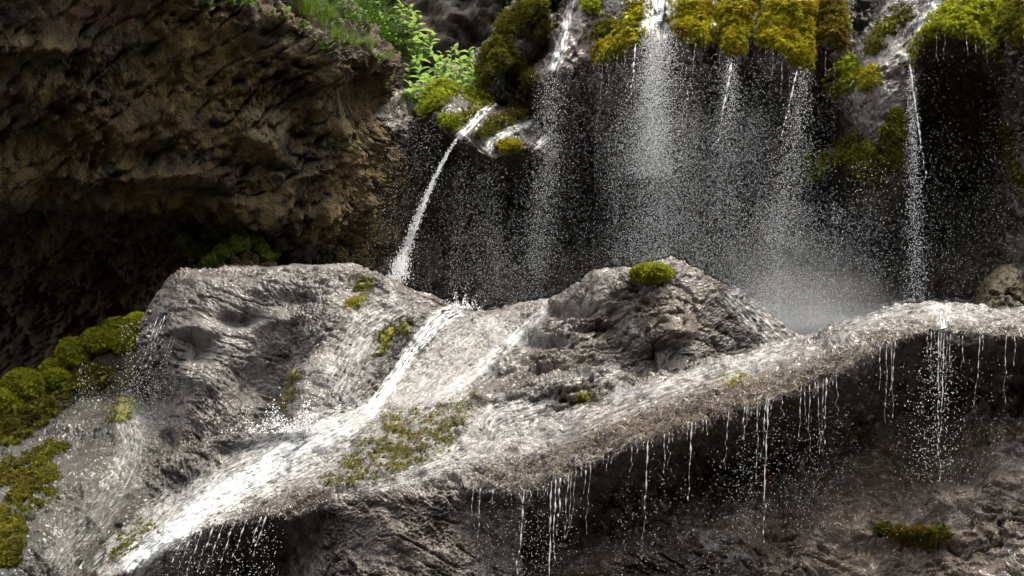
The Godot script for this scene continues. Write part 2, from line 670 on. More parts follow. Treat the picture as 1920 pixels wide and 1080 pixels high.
# low herb of many small leaves
func small_herb(label: String, base: Vector3, rad: float, height: float, n: int, leaf: float, group: String, material := "herb", white := 0) -> void:
	var o := thing("small_herb", label, "plant", base, group)
	var where: Array[Transform3D] = []
	var tint := PackedColorArray()
	for k in n:
		var ang := rng.randf() * TAU
		var r := rad * sqrt(rng.randf())
		var hh := height * rng.randf() * (1.0 - 0.5 * r / rad)
		var b := Basis(Vector3.UP, ang + rng.randf_range(-0.8, 0.8)) * Basis(Vector3.RIGHT, rng.randf_range(-0.3, 0.9))
		where.append(Transform3D(b.scaled_local(Vector3.ONE * leaf * rng.randf_range(0.6, 1.3)), Vector3(cos(ang) * r, hh, -sin(ang) * r)))
		tint.append(col(0.04, 0.10, 0.012).lerp(col(0.13, 0.19, 0.03), rng.randf()) * rng.randf_range(0.7, 1.3))
	var f := copies("foliage", where, tint, noise.leaf0, mat.herb, o)
	f.set_meta("kind", "stuff")
	if white:
		var st := SurfaceTool.new()
		st.begin(Mesh.PRIMITIVE_TRIANGLES)
		for k in white:
			var c := Vector3(rng.randf_range(-1, 1) * rad, height * rng.randf_range(0.6, 1.15), rng.randf_range(-1, 1) * rad)
			for q in 4:
				var a := TAU * q / 4.0 + rng.randf()
				var s := 0.012
				st.add_vertex(c)
				st.add_vertex(c + Vector3(cos(a), 0.5, sin(a)) * s)
				st.add_vertex(c + Vector3(cos(a + 1.1), 0.5, sin(a + 1.1)) * s)
		st.generate_normals()
		put("blossom", st.commit(), mat.petal, o)

func grass_tuft(label: String, base: Vector3, height: float, rad: float, n: int, group: String) -> void:
	var st := SurfaceTool.new()
	st.begin(Mesh.PRIMITIVE_TRIANGLES)
	for k in n:
		var ang := rng.randf() * TAU
		var out := Vector3(cos(ang), 0, sin(ang))
		var root := out * rad * rng.randf() * 0.5
		var len := height * rng.randf_range(0.5, 1.1)
		var bend := rng.randf_range(0.15, 1.0)
		var side := Vector3(-sin(ang), 0, cos(ang)) * rng.randf_range(0.0016, 0.003)
		var prev := root
		var c := col(0.08, 0.15, 0.02).lerp(col(0.20, 0.26, 0.05), rng.randf()).lerp(col(0.30, 0.25, 0.10), maxf(0.0, rng.randf() - 0.7))
		st.set_color(c)
		for i in 4:
			var f := (i + 1) / 4.0
			var q := root + out * rad * bend * f * f * 1.6 + Vector3.UP * len * (f - 0.35 * bend * f * f * f)
			var s0 := side * (1.0 - 0.22 * i)
			var s1 := side * (1.0 - 0.22 * (i + 1)) if i < 3 else side * 0.05
			for v in [prev - s0, q - s1, prev + s0, prev + s0, q - s1, q + s1]:
				st.add_vertex(v)
			prev = q
	st.generate_normals()
	var o := put("grass_tuft", st.commit(), mat.grass)
	o.position = base
	tag(o, label, "grass", group)

# ---------------------------------------------------------------- the scene
func _ready() -> void:
	t_start = Time.get_ticks_msec()
	rng.seed = 71
	setup_view()
	setup_materials()
	setup_moss_areas()
	build_gorge()
	build_upper_rocks()
	build_lower_rocks()
	fill_holes()
	stage("rocks done")
	build_moss()
	stage("moss done")
	build_plants()
	stage("plants done")
	build_water()
	stage("water done")

func setup_view() -> void:
	var c := Camera3D.new()
	c.name = "camera"
	c.fov = 27.0
	c.near = 0.05
	c.far = 400.0
	c.position = Vector3(0, 1.6, 0)
	c.rotation_degrees = Vector3(6.0, 0, 0)
	add_child(c)
	c.current = true
	cam = c.transform
	cam_inv = cam.affine_inverse()
	var sun := DirectionalLight3D.new()
	sun.name = "sun"
	sun.light_energy = 0.5
	sun.light_angular_distance = 24.0
	sun.light_color = Color(1.0, 0.96, 0.89)
	sun.shadow_enabled = true
	add_child(sun)
	sun.look_at_from_position(Vector3(4.5, 10.0, 0.2), Vector3.ZERO, Vector3.FORWARD)
	var env := Environment.new()
	env.background_mode = Environment.BG_SKY
	var sm := ProceduralSkyMaterial.new()
	sm.sky_top_color = Color(0.86, 0.86, 0.86)
	sm.sky_horizon_color = Color(0.76, 0.76, 0.77)
	sm.ground_bottom_color = Color(0.10, 0.10, 0.09)
	sm.ground_horizon_color = Color(0.20, 0.20, 0.19)
	var sky := Sky.new()
	sky.sky_material = sm
	env.sky = sky
	env.background_energy_multiplier = 1.0
	env.tonemap_mode = Environment.TONE_MAPPER_LINEAR
	env.tonemap_exposure = 4.8
	env.sdfgi_enabled = true
	env.ssao_enabled = true
	env.ssil_enabled = true
	env.volumetric_fog_enabled = true
	env.volumetric_fog_density = 0.0
	var we := WorldEnvironment.new()
	we.name = "environment"
	we.environment = env
	add_child(we)
	zbuf.resize(W * H)
	zbuf.fill(1e9)
	nbuf.resize(W * H)

func rock_mat(tex: Texture2D, bump: Texture2D, tile: float, bump_cm: float, rough: float, coat: float, coat_tex: Texture2D) -> StandardMaterial3D:
	var m := StandardMaterial3D.new()
	m.vertex_color_use_as_albedo = true
	m.albedo_texture = tex
	m.uv1_triplanar = true
	m.uv1_world_triplanar = true
	m.uv1_scale = Vector3.ONE * tile
	m.heightmap_enabled = true
	m.heightmap_texture = bump
	m.heightmap_scale = absf(bump_cm)
	m.heightmap_flip_texture = bump_cm < 0.0
	m.roughness = rough
	m.metallic_specular = 0.5
	if coat > 0.0:
		m.clearcoat_enabled = true
		m.clearcoat = coat
		m.clearcoat_roughness = 0.2
		if coat_tex:
			m.clearcoat_texture = coat_tex
	return m

func setup_materials() -> void:
	noise.lump = fnl(3, 0.9, 4)
	noise.ridge = fnl(11, 4.6, 4, FastNoiseLite.FRACTAL_RIDGED, FastNoiseLite.TYPE_SIMPLEX_SMOOTH, 0.55)
	noise.crack = fnl(53, 2.2, 2, FastNoiseLite.FRACTAL_RIDGED, FastNoiseLite.TYPE_SIMPLEX_SMOOTH, 0.4)
	noise.boss = fnl(19, 1.7, 3, FastNoiseLite.FRACTAL_FBM, FastNoiseLite.TYPE_SIMPLEX_SMOOTH, 0.55)
	noise.pit = fnl(17, 5.0, 4, FastNoiseLite.FRACTAL_FBM, FastNoiseLite.TYPE_SIMPLEX_SMOOTH, 0.6)
	noise.chunk = fnl(23, 3.4, 4, FastNoiseLite.FRACTAL_FBM, FastNoiseLite.TYPE_CELLULAR, 0.6)
	noise.chunk.cellular_return_type = FastNoiseLite.RETURN_DISTANCE2_SUB
	noise.fine = fnl(29, 22.0, 3, FastNoiseLite.FRACTAL_FBM, FastNoiseLite.TYPE_SIMPLEX, 0.7)
	noise.tint = fnl(31, 1.1, 4)
	noise.speck = fnl(37, 7.0, 3)
	noise.fold = fnl(41, 6.0, 3, FastNoiseLite.FRACTAL_RIDGED)
	noise.streak = fnl(43, 1.0, 3)
	noise.veil = fnl(47, 1.0, 2)
	noise.tuft = blade_mesh(5, 12, 0.85, 0.1, 0.09)
	noise.strand = blade_mesh(6, 10, 0.5, 0.0, 0.08)
	for k in 4:
		noise["leaf%d" % k] = leaf_mesh(1.0, [0.21, 0.25, 0.18, 0.23][k], [0.25, 0.5, 0.35, 0.65][k], [0.35, 0.25, 0.45, 0.3][k])
	var sp := SphereMesh.new()
	sp.radius = 0.5
	sp.height = 1.0
	sp.radial_segments = 6
	sp.rings = 3
	noise.drop = sp
	var fl := SphereMesh.new()
	fl.radius = 0.011
	fl.height = 0.02
	fl.radial_segments = 7
	fl.rings = 4
	noise.flower = fl
	var grain := noise_tex(1, 0.045, 5, 0.3, 1.0)
	var bump := noise_tex(2, 0.03, 6, 0.0, 1.0, 1024, FastNoiseLite.FRACTAL_RIDGED)
	var wet := noise_tex(4, 0.012, 4, 0.1, 1.0, 512)
	mat.wet = rock_mat(grain, bump, 1.7, -1.8, 0.45, 0.8, wet)
	mat.cliff = rock_mat(grain, bump, 0.9, 2.2, 0.75, 0.0, null)
	mat.back = rock_mat(grain, bump, 0.8, 2.0, 0.5, 0.4, wet)
	mat.ground = rock_mat(grain, bump, 0.3, 3.0, 0.9, 0.0, null)
	var mb := StandardMaterial3D.new()
	mb.vertex_color_use_as_albedo = true
	mb.roughness = 0.95
	mat.moss_base = mb
	var mo := StandardMaterial3D.new()
	mo.vertex_color_use_as_albedo = true
	mo.roughness = 0.8
	mo.metallic_specular = 0.3
	mo.cull_mode = BaseMaterial3D.CULL_DISABLED
	mo.backlight_enabled = true
	mo.backlight = srgb(0.7, 0.7, 0.4)
	mat.moss = mo
	for k in 3:
		var lm := StandardMaterial3D.new()
		lm.albedo_color = [srgb(0.012, 0.045, 0.004), srgb(0.022, 0.066, 0.006), srgb(0.008, 0.03, 0.004)][k]
		lm.roughness = 0.75
		lm.metallic_specular = 0.3
		lm.cull_mode = BaseMaterial3D.CULL_DISABLED
		lm.backlight_enabled = true
		lm.backlight = srgb(0.3, 0.45, 0.1)
		mat["leaf%d" % k] = lm
	var hm: StandardMaterial3D = mat.leaf0.duplicate()
	hm.albedo_color = Color.WHITE
	hm.vertex_color_use_as_albedo = true
	mat.herb = hm
	mat.grass = hm
	var sm := StandardMaterial3D.new()
	sm.albedo_color = srgb(0.06, 0.12, 0.03)
	mat.stem = sm
	var fm := StandardMaterial3D.new()
	fm.albedo_color = srgb(0.16, 0.05, 0.14)
	mat.flower = fm
	var pm := StandardMaterial3D.new()
	pm.albedo_color = srgb(0.75, 0.75, 0.68)
	pm.cull_mode = BaseMaterial3D.CULL_DISABLED
	mat.petal = pm
	var dm := StandardMaterial3D.new()
	dm.albedo_color = srgb(0.72, 0.74, 0.76)
	dm.roughness = 0.15
	dm.backlight_enabled = true
	dm.backlight = srgb(0.8, 0.8, 0.8)
	mat.drop = dm
	var wm := StandardMaterial3D.new()
	wm.albedo_color = srgb(0.78, 0.8, 0.82)  # water white; on the wide glaze films it stands in for reflected sky
	wm.vertex_color_use_as_albedo = true
	wm.transparency = BaseMaterial3D.TRANSPARENCY_ALPHA
	wm.roughness = 0.3
	wm.cull_mode = BaseMaterial3D.CULL_DISABLED
	mat.film = wm
	stage("materials")

func style(a1: float, a2: float, a3: float, c0: Color, c1: Color, c2: Color, sx: float, sy: float, tilt: float, mid := "ridge", extra := {}) -> Dictionary:
	var turn := Basis(Vector3(0, 0, 1), tilt)
	var d := {"a1": a1, "a2": a2, "a3": a3, "c0": c0, "c1": c1, "c2": c2, "mid": mid, "b2": Basis.from_scale(Vector3(sx, sy, sy)) * turn, "b3": Basis.from_scale(Vector3(sx, sy * 1.1, sy * 1.1)) * turn, "bc": Basis.from_scale(Vector3(sx * 0.6, sy * 1.6, sy * 1.6)) * turn}
	d.merge(extra, true)
	return d

func area(pts: Array, strength := 1.0) -> void:
	var p := poly(pts)
	moss_areas.append([p, rect_of(p).grow(2), strength])

# polygons of photo pixels: where moss lies
var mp := {
	"lobe1": [1110, 108, 1125, 82, 1165, 40, 1190, 0, 1222, 0, 1212, 40, 1222, 66, 1180, 82, 1150, 100, 1130, 112],
	"lobe2": [1258, 0, 1334, 0, 1336, 40, 1330, 72, 1305, 78, 1270, 60, 1258, 40],
	"lobe3": [1346, 0, 1412, 0, 1408, 40, 1388, 98, 1362, 90, 1345, 60],
	"lobe4": [1424, 0, 1532, 0, 1530, 60, 1512, 130, 1490, 112, 1460, 84, 1424, 78],
	"lobe5": [1534, 0, 1580, 0, 1588, 50, 1584, 86, 1562, 78, 1540, 64],
	"knob": [892, 172, 893, 128, 922, 74, 945, 26, 990, -4, 1010, 0, 985, 34, 955, 70, 975, 106, 1000, 140, 985, 170, 962, 124, 930, 130, 905, 152],
	"brow": [930, 70, 945, 30, 985, 2, 1050, 0, 1040, 14, 1000, 30, 975, 48, 950, 62],
	"brow2": [1090, 12, 1100, 0, 1118, 4, 1122, 20, 1100, 14],
	"face1": [995, 70, 1030, 30, 1042, 40, 1010, 90],
	"face2": [1105, 62, 1140, 30, 1160, 34, 1130, 66, 1098, 76],
	"rib1": [1550, 172, 1556, 146, 1580, 110, 1606, 104, 1612, 130, 1590, 160, 1562, 176],
	"rib2": [1616, 132, 1640, 122, 1650, 138, 1636, 160, 1618, 166],
	"rib3": [1622, 92, 1650, 40, 1690, 10, 1715, 14, 1690, 40, 1660, 76, 1635, 100],
	"beard": [1540, 300, 1585, 262, 1612, 244, 1615, 275, 1655, 262, 1664, 215, 1686, 200, 1694, 220, 1690, 300, 1650, 345, 1610, 330, 1580, 300],
	"arch": [1702, 125, 1712, 90, 1745, 40, 1775, 5, 1800, 0, 1880, 0, 1876, 60, 1868, 108, 1845, 84, 1815, 66, 1785, 60, 1752, 62, 1725, 84],
	"edge": [1884, 30, 1895, 0, 1920, 0, 1920, 90, 1890, 70],
	"edge2": [1868, 220, 1890, 230, 1905, 290, 1918, 330, 1918, 370, 1895, 330],
	"spout1": [788, 180, 800, 156, 826, 143, 852, 160, 858, 172, 830, 178, 806, 170],
	"spout2": [784, 208, 800, 184, 836, 178, 838, 188, 812, 204, 792, 212],
	"spout3": [862, 170, 880, 166, 925, 186, 922, 196, 890, 184],
	"spout4": [826, 232, 838, 218, 860, 216, 862, 232, 842, 240],
	"spout5": [890, 246, 925, 215, 985, 192, 990, 212, 940, 236, 905, 258],
	"spout6": [930, 284, 942, 266, 972, 262, 978, 274, 950, 282],
	"spout7": [858, 222, 900, 184, 920, 190, 895, 220, 868, 236],
	"patch": [600, 905, 640, 860, 690, 798, 760, 766, 850, 752, 905, 742, 890, 766, 866, 800, 838, 846, 780, 876, 735, 894, 660, 916],
	"flank": [690, 660, 722, 606, 745, 592, 775, 600, 770, 622, 740, 640, 712, 668],
	"flank2": [518, 768, 530, 726, 555, 690, 566, 698, 552, 730, 534, 772],
	"top": [640, 572, 662, 560, 690, 556, 690, 566, 660, 574],
	"top2": [660, 545, 668, 520, 690, 516, 704, 534, 690, 548],
	"slab": [1080, 742, 1130, 736, 1135, 744, 1090, 756],
	"crest": [1360, 712, 1400, 700, 1410, 712, 1370, 724],
	"low1": [0, 870, 40, 850, 80, 855, 110, 880, 100, 930, 60, 960, 0, 930],
	"low2": [0, 950, 40, 960, 44, 1010, 20, 1060, 0, 1060],
	"low3": [60, 840, 130, 826, 118, 845, 75, 862],
	"low4": [205, 1040, 240, 1000, 285, 978, 300, 988, 250, 1020, 215, 1050],
	"low5": [200, 790, 225, 740, 262, 742, 260, 770, 230, 800],
	"bank": [0, 800, 0, 720, 60, 690, 120, 680, 210, 690, 205, 710, 140, 740, 80, 790, 30, 830, 0, 850],
	"niche": [1640, 992, 1660, 984, 1700, 992, 1770, 986, 1776, 1004, 1740, 1020, 1690, 1010, 1655, 1000],
	"spray": [1480, 300, 1530, 270, 1560, 300, 1545, 330, 1500, 340],
}

func setup_moss_areas() -> void:
	for k in mp:
		var s := 1.0
		if k in ["flank", "flank2", "top", "top2", "slab", "crest", "low5", "low4", "spray", "face1", "face2", "spout7"]:
			s = 0.55
		elif k in ["patch", "low1", "low2", "low3", "edge2"]:
			s = 0.4
		area(mp[k], s)

func build_gorge() -> void:
	# ground of the gorge, far larger than the view
	var pm := PlaneMesh.new()
	pm.size = Vector2(120, 120)
	var g := put("ground", pm, mat.ground.duplicate())
	g.material_override.vertex_color_use_as_albedo = false
	g.material_override.albedo_color = srgb(0.10, 0.092, 0.08)
	g.position = Vector3(0, -0.2, 0)
	g.set_meta("kind", "structure")
	var brown := style(0.35, 0.16, 0.03, col(0.05, 0.034, 0.014), col(0.09, 0.062, 0.025), col(0.03, 0.022, 0.012), 0.5, 0.9, 0.3, "ridge")
	# the high cliff that closes the gorge behind the falls
	rock("back_cliff", "high brown cliff closing the gorge behind the waterfall", "cliff", "cliff", [
		[[-1600, -1500, 19], [-400, -1700, 19.5], [900, -1750, 19.5], [2200, -1700, 19], [3200, -1500, 18]],
		[[-1600, -900, 17.5], [-400, -900, 17.5], [900, -900, 17.6], [2200, -900, 17.2], [3200, -900, 16.5]],
		[[-1600, -300, 15.5], [-400, -300, 15.6], [900, -300, 15.6], [2200, -300, 15.6], [3200, -300, 15]],
		[[-1600, 60, 15], [-400, 60, 15], [900, 60, 14.6], [2200, 60, 15], [3200, 60, 14.5]],
		[[-1600, 500, 15], [-400, 500, 15], [900, 500, 15], [2200, 500, 15], [3200, 500, 14.5]],
	], 9.0, brown)
	# unseen gorge wall behind the viewer, added to cut skylight from the front
	var dark := style(0.5, 0.2, 0.0, col(0.06, 0.05, 0.03), col(0.09, 0.075, 0.04), col(0.04, 0.04, 0.02), 0.5, 0.9, 0.3, "ridge")
	var wall := []
	for h in [15.0, 11.0, 7.0, 3.0, -0.3]:
		var row := []
		for k in 9:
			var a := lerpf(-0.15 * PI, 1.15 * PI, k / 8.0)
			var rad: float = 8.5 + 0.05 * h
			var q := pix_signed(Vector3(cos(a) * rad * 1.15, h, sin(a) * rad + 1.5))
			row.append(q)
		wall.append(row)
	sky_blocking_wall(wall, dark)

func pix_signed(p: Vector3) -> Vector3:
	return p

func sky_blocking_wall(rows: Array, st: Dictionary) -> void:
	var nu := 90
	var p := PackedVector3Array()
	var rs := []
	for r in rows:
		var a := PackedVector3Array()
		for q in r:
			a.append(q)
		rs.append(resample(a, nu))
	var nv := 0
	for k in rs.size() - 1:
		for s in 12:
			for i in nu:
				p.append(rs[k][i].lerp(rs[k + 1][i], s / 12.0))
			nv += 1
	var n := grid_normals(p, nu, nv)
	var cc := PackedColorArray()
	for i in p.size():
		p[i] += n[i] * (noise.lump.get_noise_3dv(p[i] * 0.6) * 0.9 + noise.ridge.get_noise_3dv(p[i] * 0.4) * 0.3)
		cc.append(st.c0.lerp(st.c1, clampf(0.5 + noise.tint.get_noise_3dv(p[i]), 0, 1)))
	n = grid_normals(p, nu, nv)
	for i in n.size():
		n[i] = n[i]
	var o := put("facing_cliff", array_mesh(p, n, cc, grid_index(nu, nv)), mat.cliff)
	tag(o, "unseen dark gorge wall opposite the waterfall, added to hold back frontal skylight", "cliff")

func build_upper_rocks() -> void:
	# ---- the ochre cliff that overhangs the cave
	var ochre := style(0.22, 0.10, 0.03, col(0.095, 0.057, 0.010), col(0.21, 0.142, 0.030), col(0.04, 0.026, 0.008), 0.95, 1.5, -0.6, "ridge", {"a4": 0.13, "a5": 0.1, "k": 0.6, "k3": 0.7})
	rock("overhanging_cliff", "rough ochre cliff overhanging a black cave, grass along its top", "cliff", "cliff", [
		[[-500, -700, 8.8], [0, -600, 10.0], [350, -330, 11.4], [560, -90, 12.0], [660, 10, 12.2], [720, 70, 12.4], [750, 140, 12.6]],
		[[-500, -420, 7.4], [0, -330, 8.4], [360, -110, 9.6], [520, -4, 10.0], [630, 58, 10.3], [700, 82, 10.5], [735, 90, 10.8], [752, 130, 11.6]],
		[[-500, -100, 7.7], [0, -60, 8.7], [350, 30, 9.5], [500, 70, 9.8], [620, 105, 10.0], [700, 128, 10.25], [738, 142, 10.6], [755, 175, 11.5]],
		[[-500, 120, 8.0], [0, 130, 8.95], [350, 170, 9.7], [500, 195, 9.95], [620, 208, 10.2], [690, 205, 10.6], [725, 212, 11.1], [752, 235, 11.8]],
		[[-500, 280, 8.3], [0, 280, 9.25], [350, 300, 9.9], [500, 310, 10.15], [620, 310, 10.45], [690, 300, 10.9], [730, 300, 11.3], [785, 310, 12.2]],
		[[-500, 390, 8.9], [0, 390, 9.8], [350, 395, 10.15], [500, 410, 10.3], [620, 410, 10.6], [690, 410, 11.0], [740, 420, 11.6], [800, 430, 12.5]],
		[[-500, 430, 11.6], [0, 435, 12.0], [300, 450, 11.7], [450, 475, 10.85], [560, 490, 10.75], [650, 500, 11.0], [720, 510, 11.6], [800, 520, 12.7]],
		[[-500, 640, 13.4], [0, 640, 13.4], [300, 640, 13.0], [450, 640, 11.6], [560, 640, 11.2], [650, 640, 11.4], [720, 640, 12.0], [800, 640, 12.6]],
		[[-500, 900, 13.4], [0, 900, 13.4], [300, 900, 13], [450, 900, 12.5], [560, 900, 12.2], [650, 900, 12.2], [720, 900, 12.2], [800, 900, 12.5]],
	], 3.4, ochre, [[690, 190, 60, 40, -0.25], [470, 240, 50, 30, 0.12], [560, 235, 40, 60, -0.18], [330, 330, 90, 16, 0.16], [330, 370, 120, 22, -0.2], [60, 85, 90, 18, 0.15], [60, 130, 120, 24, -0.15], [200, 290, 160, 40, -0.14]], [
		[640, 60, 110, 55, col(0.20, 0.17, 0.10), 0.7], [200, 20, 90, 40, col(0.17, 0.07, 0.03), 0.6], [660, 330, 50, 60, col(0.25, 0.16, 0.05), 0.8], [500, 230, 60, 40, col(0.27, 0.22, 0.11), 0.7], [200, 260, 120, 60, col(0.25, 0.15, 0.05), 0.6]])
	# ---- ledge rock inside the cave that carries the round cushions
	var ledge := style(0.08, 0.06, 0.02, col(0.13, 0.085, 0.03), col(0.17, 0.10, 0.03), col(0.05, 0.04, 0.02), 1.0, 1.5, 0.2, "ridge")
	rock("cave_ledge", "brown rock ledge at the cave mouth under round moss cushions", "rock", "cliff", [
		[[250, 560, 11.4], [330, 520, 11.4], [420, 490, 11.4], [480, 480, 11.4], [540, 520, 11.4]],
		[[270, 570, 10.8], [330, 505, 10.9], [420, 468, 10.9], [480, 460, 10.9], [525, 490, 10.9]],
		[[275, 600, 10.2], [340, 530, 10.3], [420, 490, 10.4], [480, 480, 10.4], [520, 505, 10.5]],
		[[280, 640, 10.1], [350, 590, 10.1], [420, 560, 10.1], [480, 560, 10.1], [530, 570, 10.2]],
		[[280, 760, 10.1], [350, 760, 10.1], [420, 760, 10.1], [480, 760, 10.1], [530, 760, 10.1]],
	], 3.4, ledge)
	# ---- dark wall behind the falls
	var black := style(0.25, 0.12, 0.03, col(0.10, 0.082, 0.06), col(0.16, 0.13, 0.095), col(0.06, 0.052, 0.04), 0.9, 0.7, 0.1, "ridge")
	rock("fall_wall", "dark wet rock wall behind the veil of falling drops", "rock wall", "back", [
		[[640, 150, 12.6], [760, 170, 13.0], [850, 110, 14], [1100, -60, 13.6], [1400, -80, 13.4], [1600, -80, 13.2], [1800, -80, 12.8], [2050, -80, 12.2]],
		[[640, 190, 11.3], [700, 196, 11.3], [775, 205, 11.7], [850, 200, 12.7], [1100, 120, 13], [1400, 120, 12.9], [1600, 120, 12.8], [1800, 120, 12.3], [2050, 120, 11.6]],
		[[640, 270, 11.3], [700, 275, 11.25], [775, 280, 11.6], [850, 300, 12.5], [1100, 280, 13.2], [1400, 280, 13.1], [1600, 280, 12.8], [1800, 280, 12.2], [2050, 280, 11.4]],
		[[640, 420, 11.4], [700, 420, 11.4], [775, 420, 11.9], [850, 420, 12.5], [1100, 420, 13.0], [1400, 420, 12.9], [1600, 420, 12.6], [1800, 420, 12.0], [2050, 420, 11.2]],
		[[640, 560, 11.3], [700, 560, 11.4], [775, 560, 11.8], [850, 560, 12.2], [1100, 560, 12.5], [1400, 560, 12.4], [1600, 560, 12.1], [1800, 560, 11.6], [2050, 560, 10.9]],
		[[640, 760, 11.2], [700, 760, 11.3], [775, 760, 11.7], [850, 760, 12.0], [1100, 760, 12.1], [1400, 760, 12.0], [1600, 760, 11.7], [1800, 760, 11.3], [2050, 760, 10.6]],
	], 4.0, black, [], [[770, 240, 70, 60, col(0.17, 0.145, 0.135), 0.8], [700, 380, 80, 130, col(0.16, 0.10, 0.035), 0.8], [1530, 310, 60, 50, col(0.06, 0.075, 0.02), 0.7], [1600, 420, 120, 60, col(0.07, 0.06, 0.035), 0.6]])
	# ---- curtain rocks at the head of the falls
	var head := style(0.07, 0.05, 0.018, col(0.16, 0.13, 0.115), col(0.24, 0.20, 0.19), col(0.09, 0.07, 0.05), 1.2, 1.0, 0.9, "ridge", {"cm": col(0.13, 0.115, 0.012)})
	var cols := [  # x at the lip, lip height, depth of the lip, slant of the flow
		[985, 150, 11.7, 0.5], [1020, 148, 11.35, 0.5], [1060, 135, 11.3, 0.4], [1095, 110, 11.4, 0.3], [1125, 112, 11.15, 0.45], [1175, 88, 11.05, 0.45], [1222, 74, 11.15, 0.35],
		[1242, 66, 11.35, 0.1], [1262, 62, 11.1, 0.05], [1300, 80, 11.0, 0.0], [1332, 76, 11.1, 0.05], [1341, 92, 11.3, 0.05], [1352, 90, 11.1, 0.1], [1382, 104, 11.0, 0.15],
		[1398, 100, 11.3, 0.25], [1424, 84, 11.15, 0.1], [1462, 94, 10.95, 0.05], [1508, 134, 10.95, 0.0], [1528, 96, 11.2, 0.0], [1542, 72, 11.15, 0.0], [1568, 88, 11.05, 0.0], [1586, 84, 11.3, 0.0], [1598, 70, 12.0, 0.0]]
	var rws := [[], [], [], [], [], [], [], [], []]
	for c in cols:
		var x: float = c[0]
		var y: float = c[1]
		var d: float = c[2]
		var sl: float = c[3]
		rws[0].append([x + sl * (y + 260), -330, d + 2.2])
		rws[1].append([x + sl * (y + 130), -180, d + 1.1])
		rws[2].append([x + sl * (y + 40), -60, d + 0.5])
		rws[3].append([x + sl * y * 0.55, y * 0.45, d + 0.16])
		rws[4].append([x, y - 8, d])
		rws[5].append([x - 2, y + 26, d + 0.06])
		rws[6].append([x - 3, y + 90, d + 0.34])
		rws[7].append([x - 4, y + 190, d + 0.95])
		rws[8].append([x, y + 320, d + 1.7])
	rock("curtain_rock", "overhanging grey tufa curtain with mossy lobes at the head of the falls", "rock", "wet", rws, 2.4, head, [[1010, 60, 20, 60, -0.06], [1050, 90, 22, 60, 0.05]], [[1040, 80, 60, 80, col(0.24, 0.18, 0.15), 0.6], [1450, 200, 120, 60, col(0.08, 0.07, 0.03), 0.7]], false)
	# ---- mossy knob left of it
	rock("mossy_boulder", "dark boulder capped with olive moss beside the leafy plants", "rock", "wet", [
		[[905, 170, 12.9], [940, 130, 12.8], [970, 90, 12.6], [1010, 40, 12.5], [1060, 10, 12.3]],
		[[893, 110, 12.2], [926, 76, 12.1], [950, 30, 12.0], [985, 0, 11.9], [1040, -30, 11.8]],
		[[894, 140, 11.8], [925, 100, 11.6], [958, 70, 11.6], [985, 40, 11.6], [1030, 10, 11.5]],
		[[897, 172, 11.6], [930, 140, 11.45], [970, 120, 11.5], [1000, 110, 11.75], [1030, 80, 11.8]],
		[[905, 195, 11.8], [940, 185, 11.7], [975, 190, 11.8], [1000, 190, 12.1], [1030, 190, 12.3]],
		[[915, 260, 12.3], [945, 260, 12.3], [980, 260, 12.3], [1010, 260, 12.6], [1040, 260, 12.8]],
	], 2.6, style(0.08, 0.05, 0.02, col(0.05, 0.045, 0.03), col(0.09, 0.07, 0.04), col(0.035, 0.03, 0.02), 1.2, 1.2, 0.4, "ridge", {"cm": col(0.085, 0.085, 0.01)}), [[975, 150, 26, 40, -0.25]], [], false)
	# ---- spout rock
	rock("spout_rock", "grey mossy rock shelf from which the slanting jet springs", "rock", "wet", [
		[[760, 260, 12.6], [820, 200, 12.7], [890, 190, 12.7], [960, 220, 12.6], [1060, 250, 12.5]],
		[[778, 200, 11.9], [825, 152, 11.9], [870, 168, 11.9], [920, 190, 11.8], [965, 205, 11.7], [1000, 226, 11.7], [1050, 246, 11.8]],
		[[778, 214, 11.5], [826, 190, 11.35], [868, 205, 11.3], [910, 222, 11.2], [960, 236, 11.35], [1000, 246, 11.4], [1050, 268, 11.5]],
		[[782, 230, 11.35], [830, 232, 11.2], [862, 258, 11.0], [908, 288, 10.95], [940, 290, 11.05], [975, 274, 11.1], [1005, 284, 11.2], [1045, 304, 11.35]],
		[[784, 260, 11.6], [832, 262, 11.5], [866, 284, 11.3], [910, 310, 11.3], [945, 308, 11.4], [980, 296, 11.45], [1010, 306, 11.5], [1050, 326, 11.7]],
		[[780, 330, 12.3], [832, 330, 12.4], [870, 340, 12.3], [912, 360, 12.3], [950, 360, 12.4], [985, 350, 12.5], [1015, 360, 12.6], [1055, 380, 12.8]],
	], 2.4, style(0.07, 0.05, 0.018, col(0.13, 0.12, 0.105), col(0.22, 0.20, 0.18), col(0.07, 0.06, 0.04), 1.2, 1.0, 0.7, "ridge"), [], [], false)
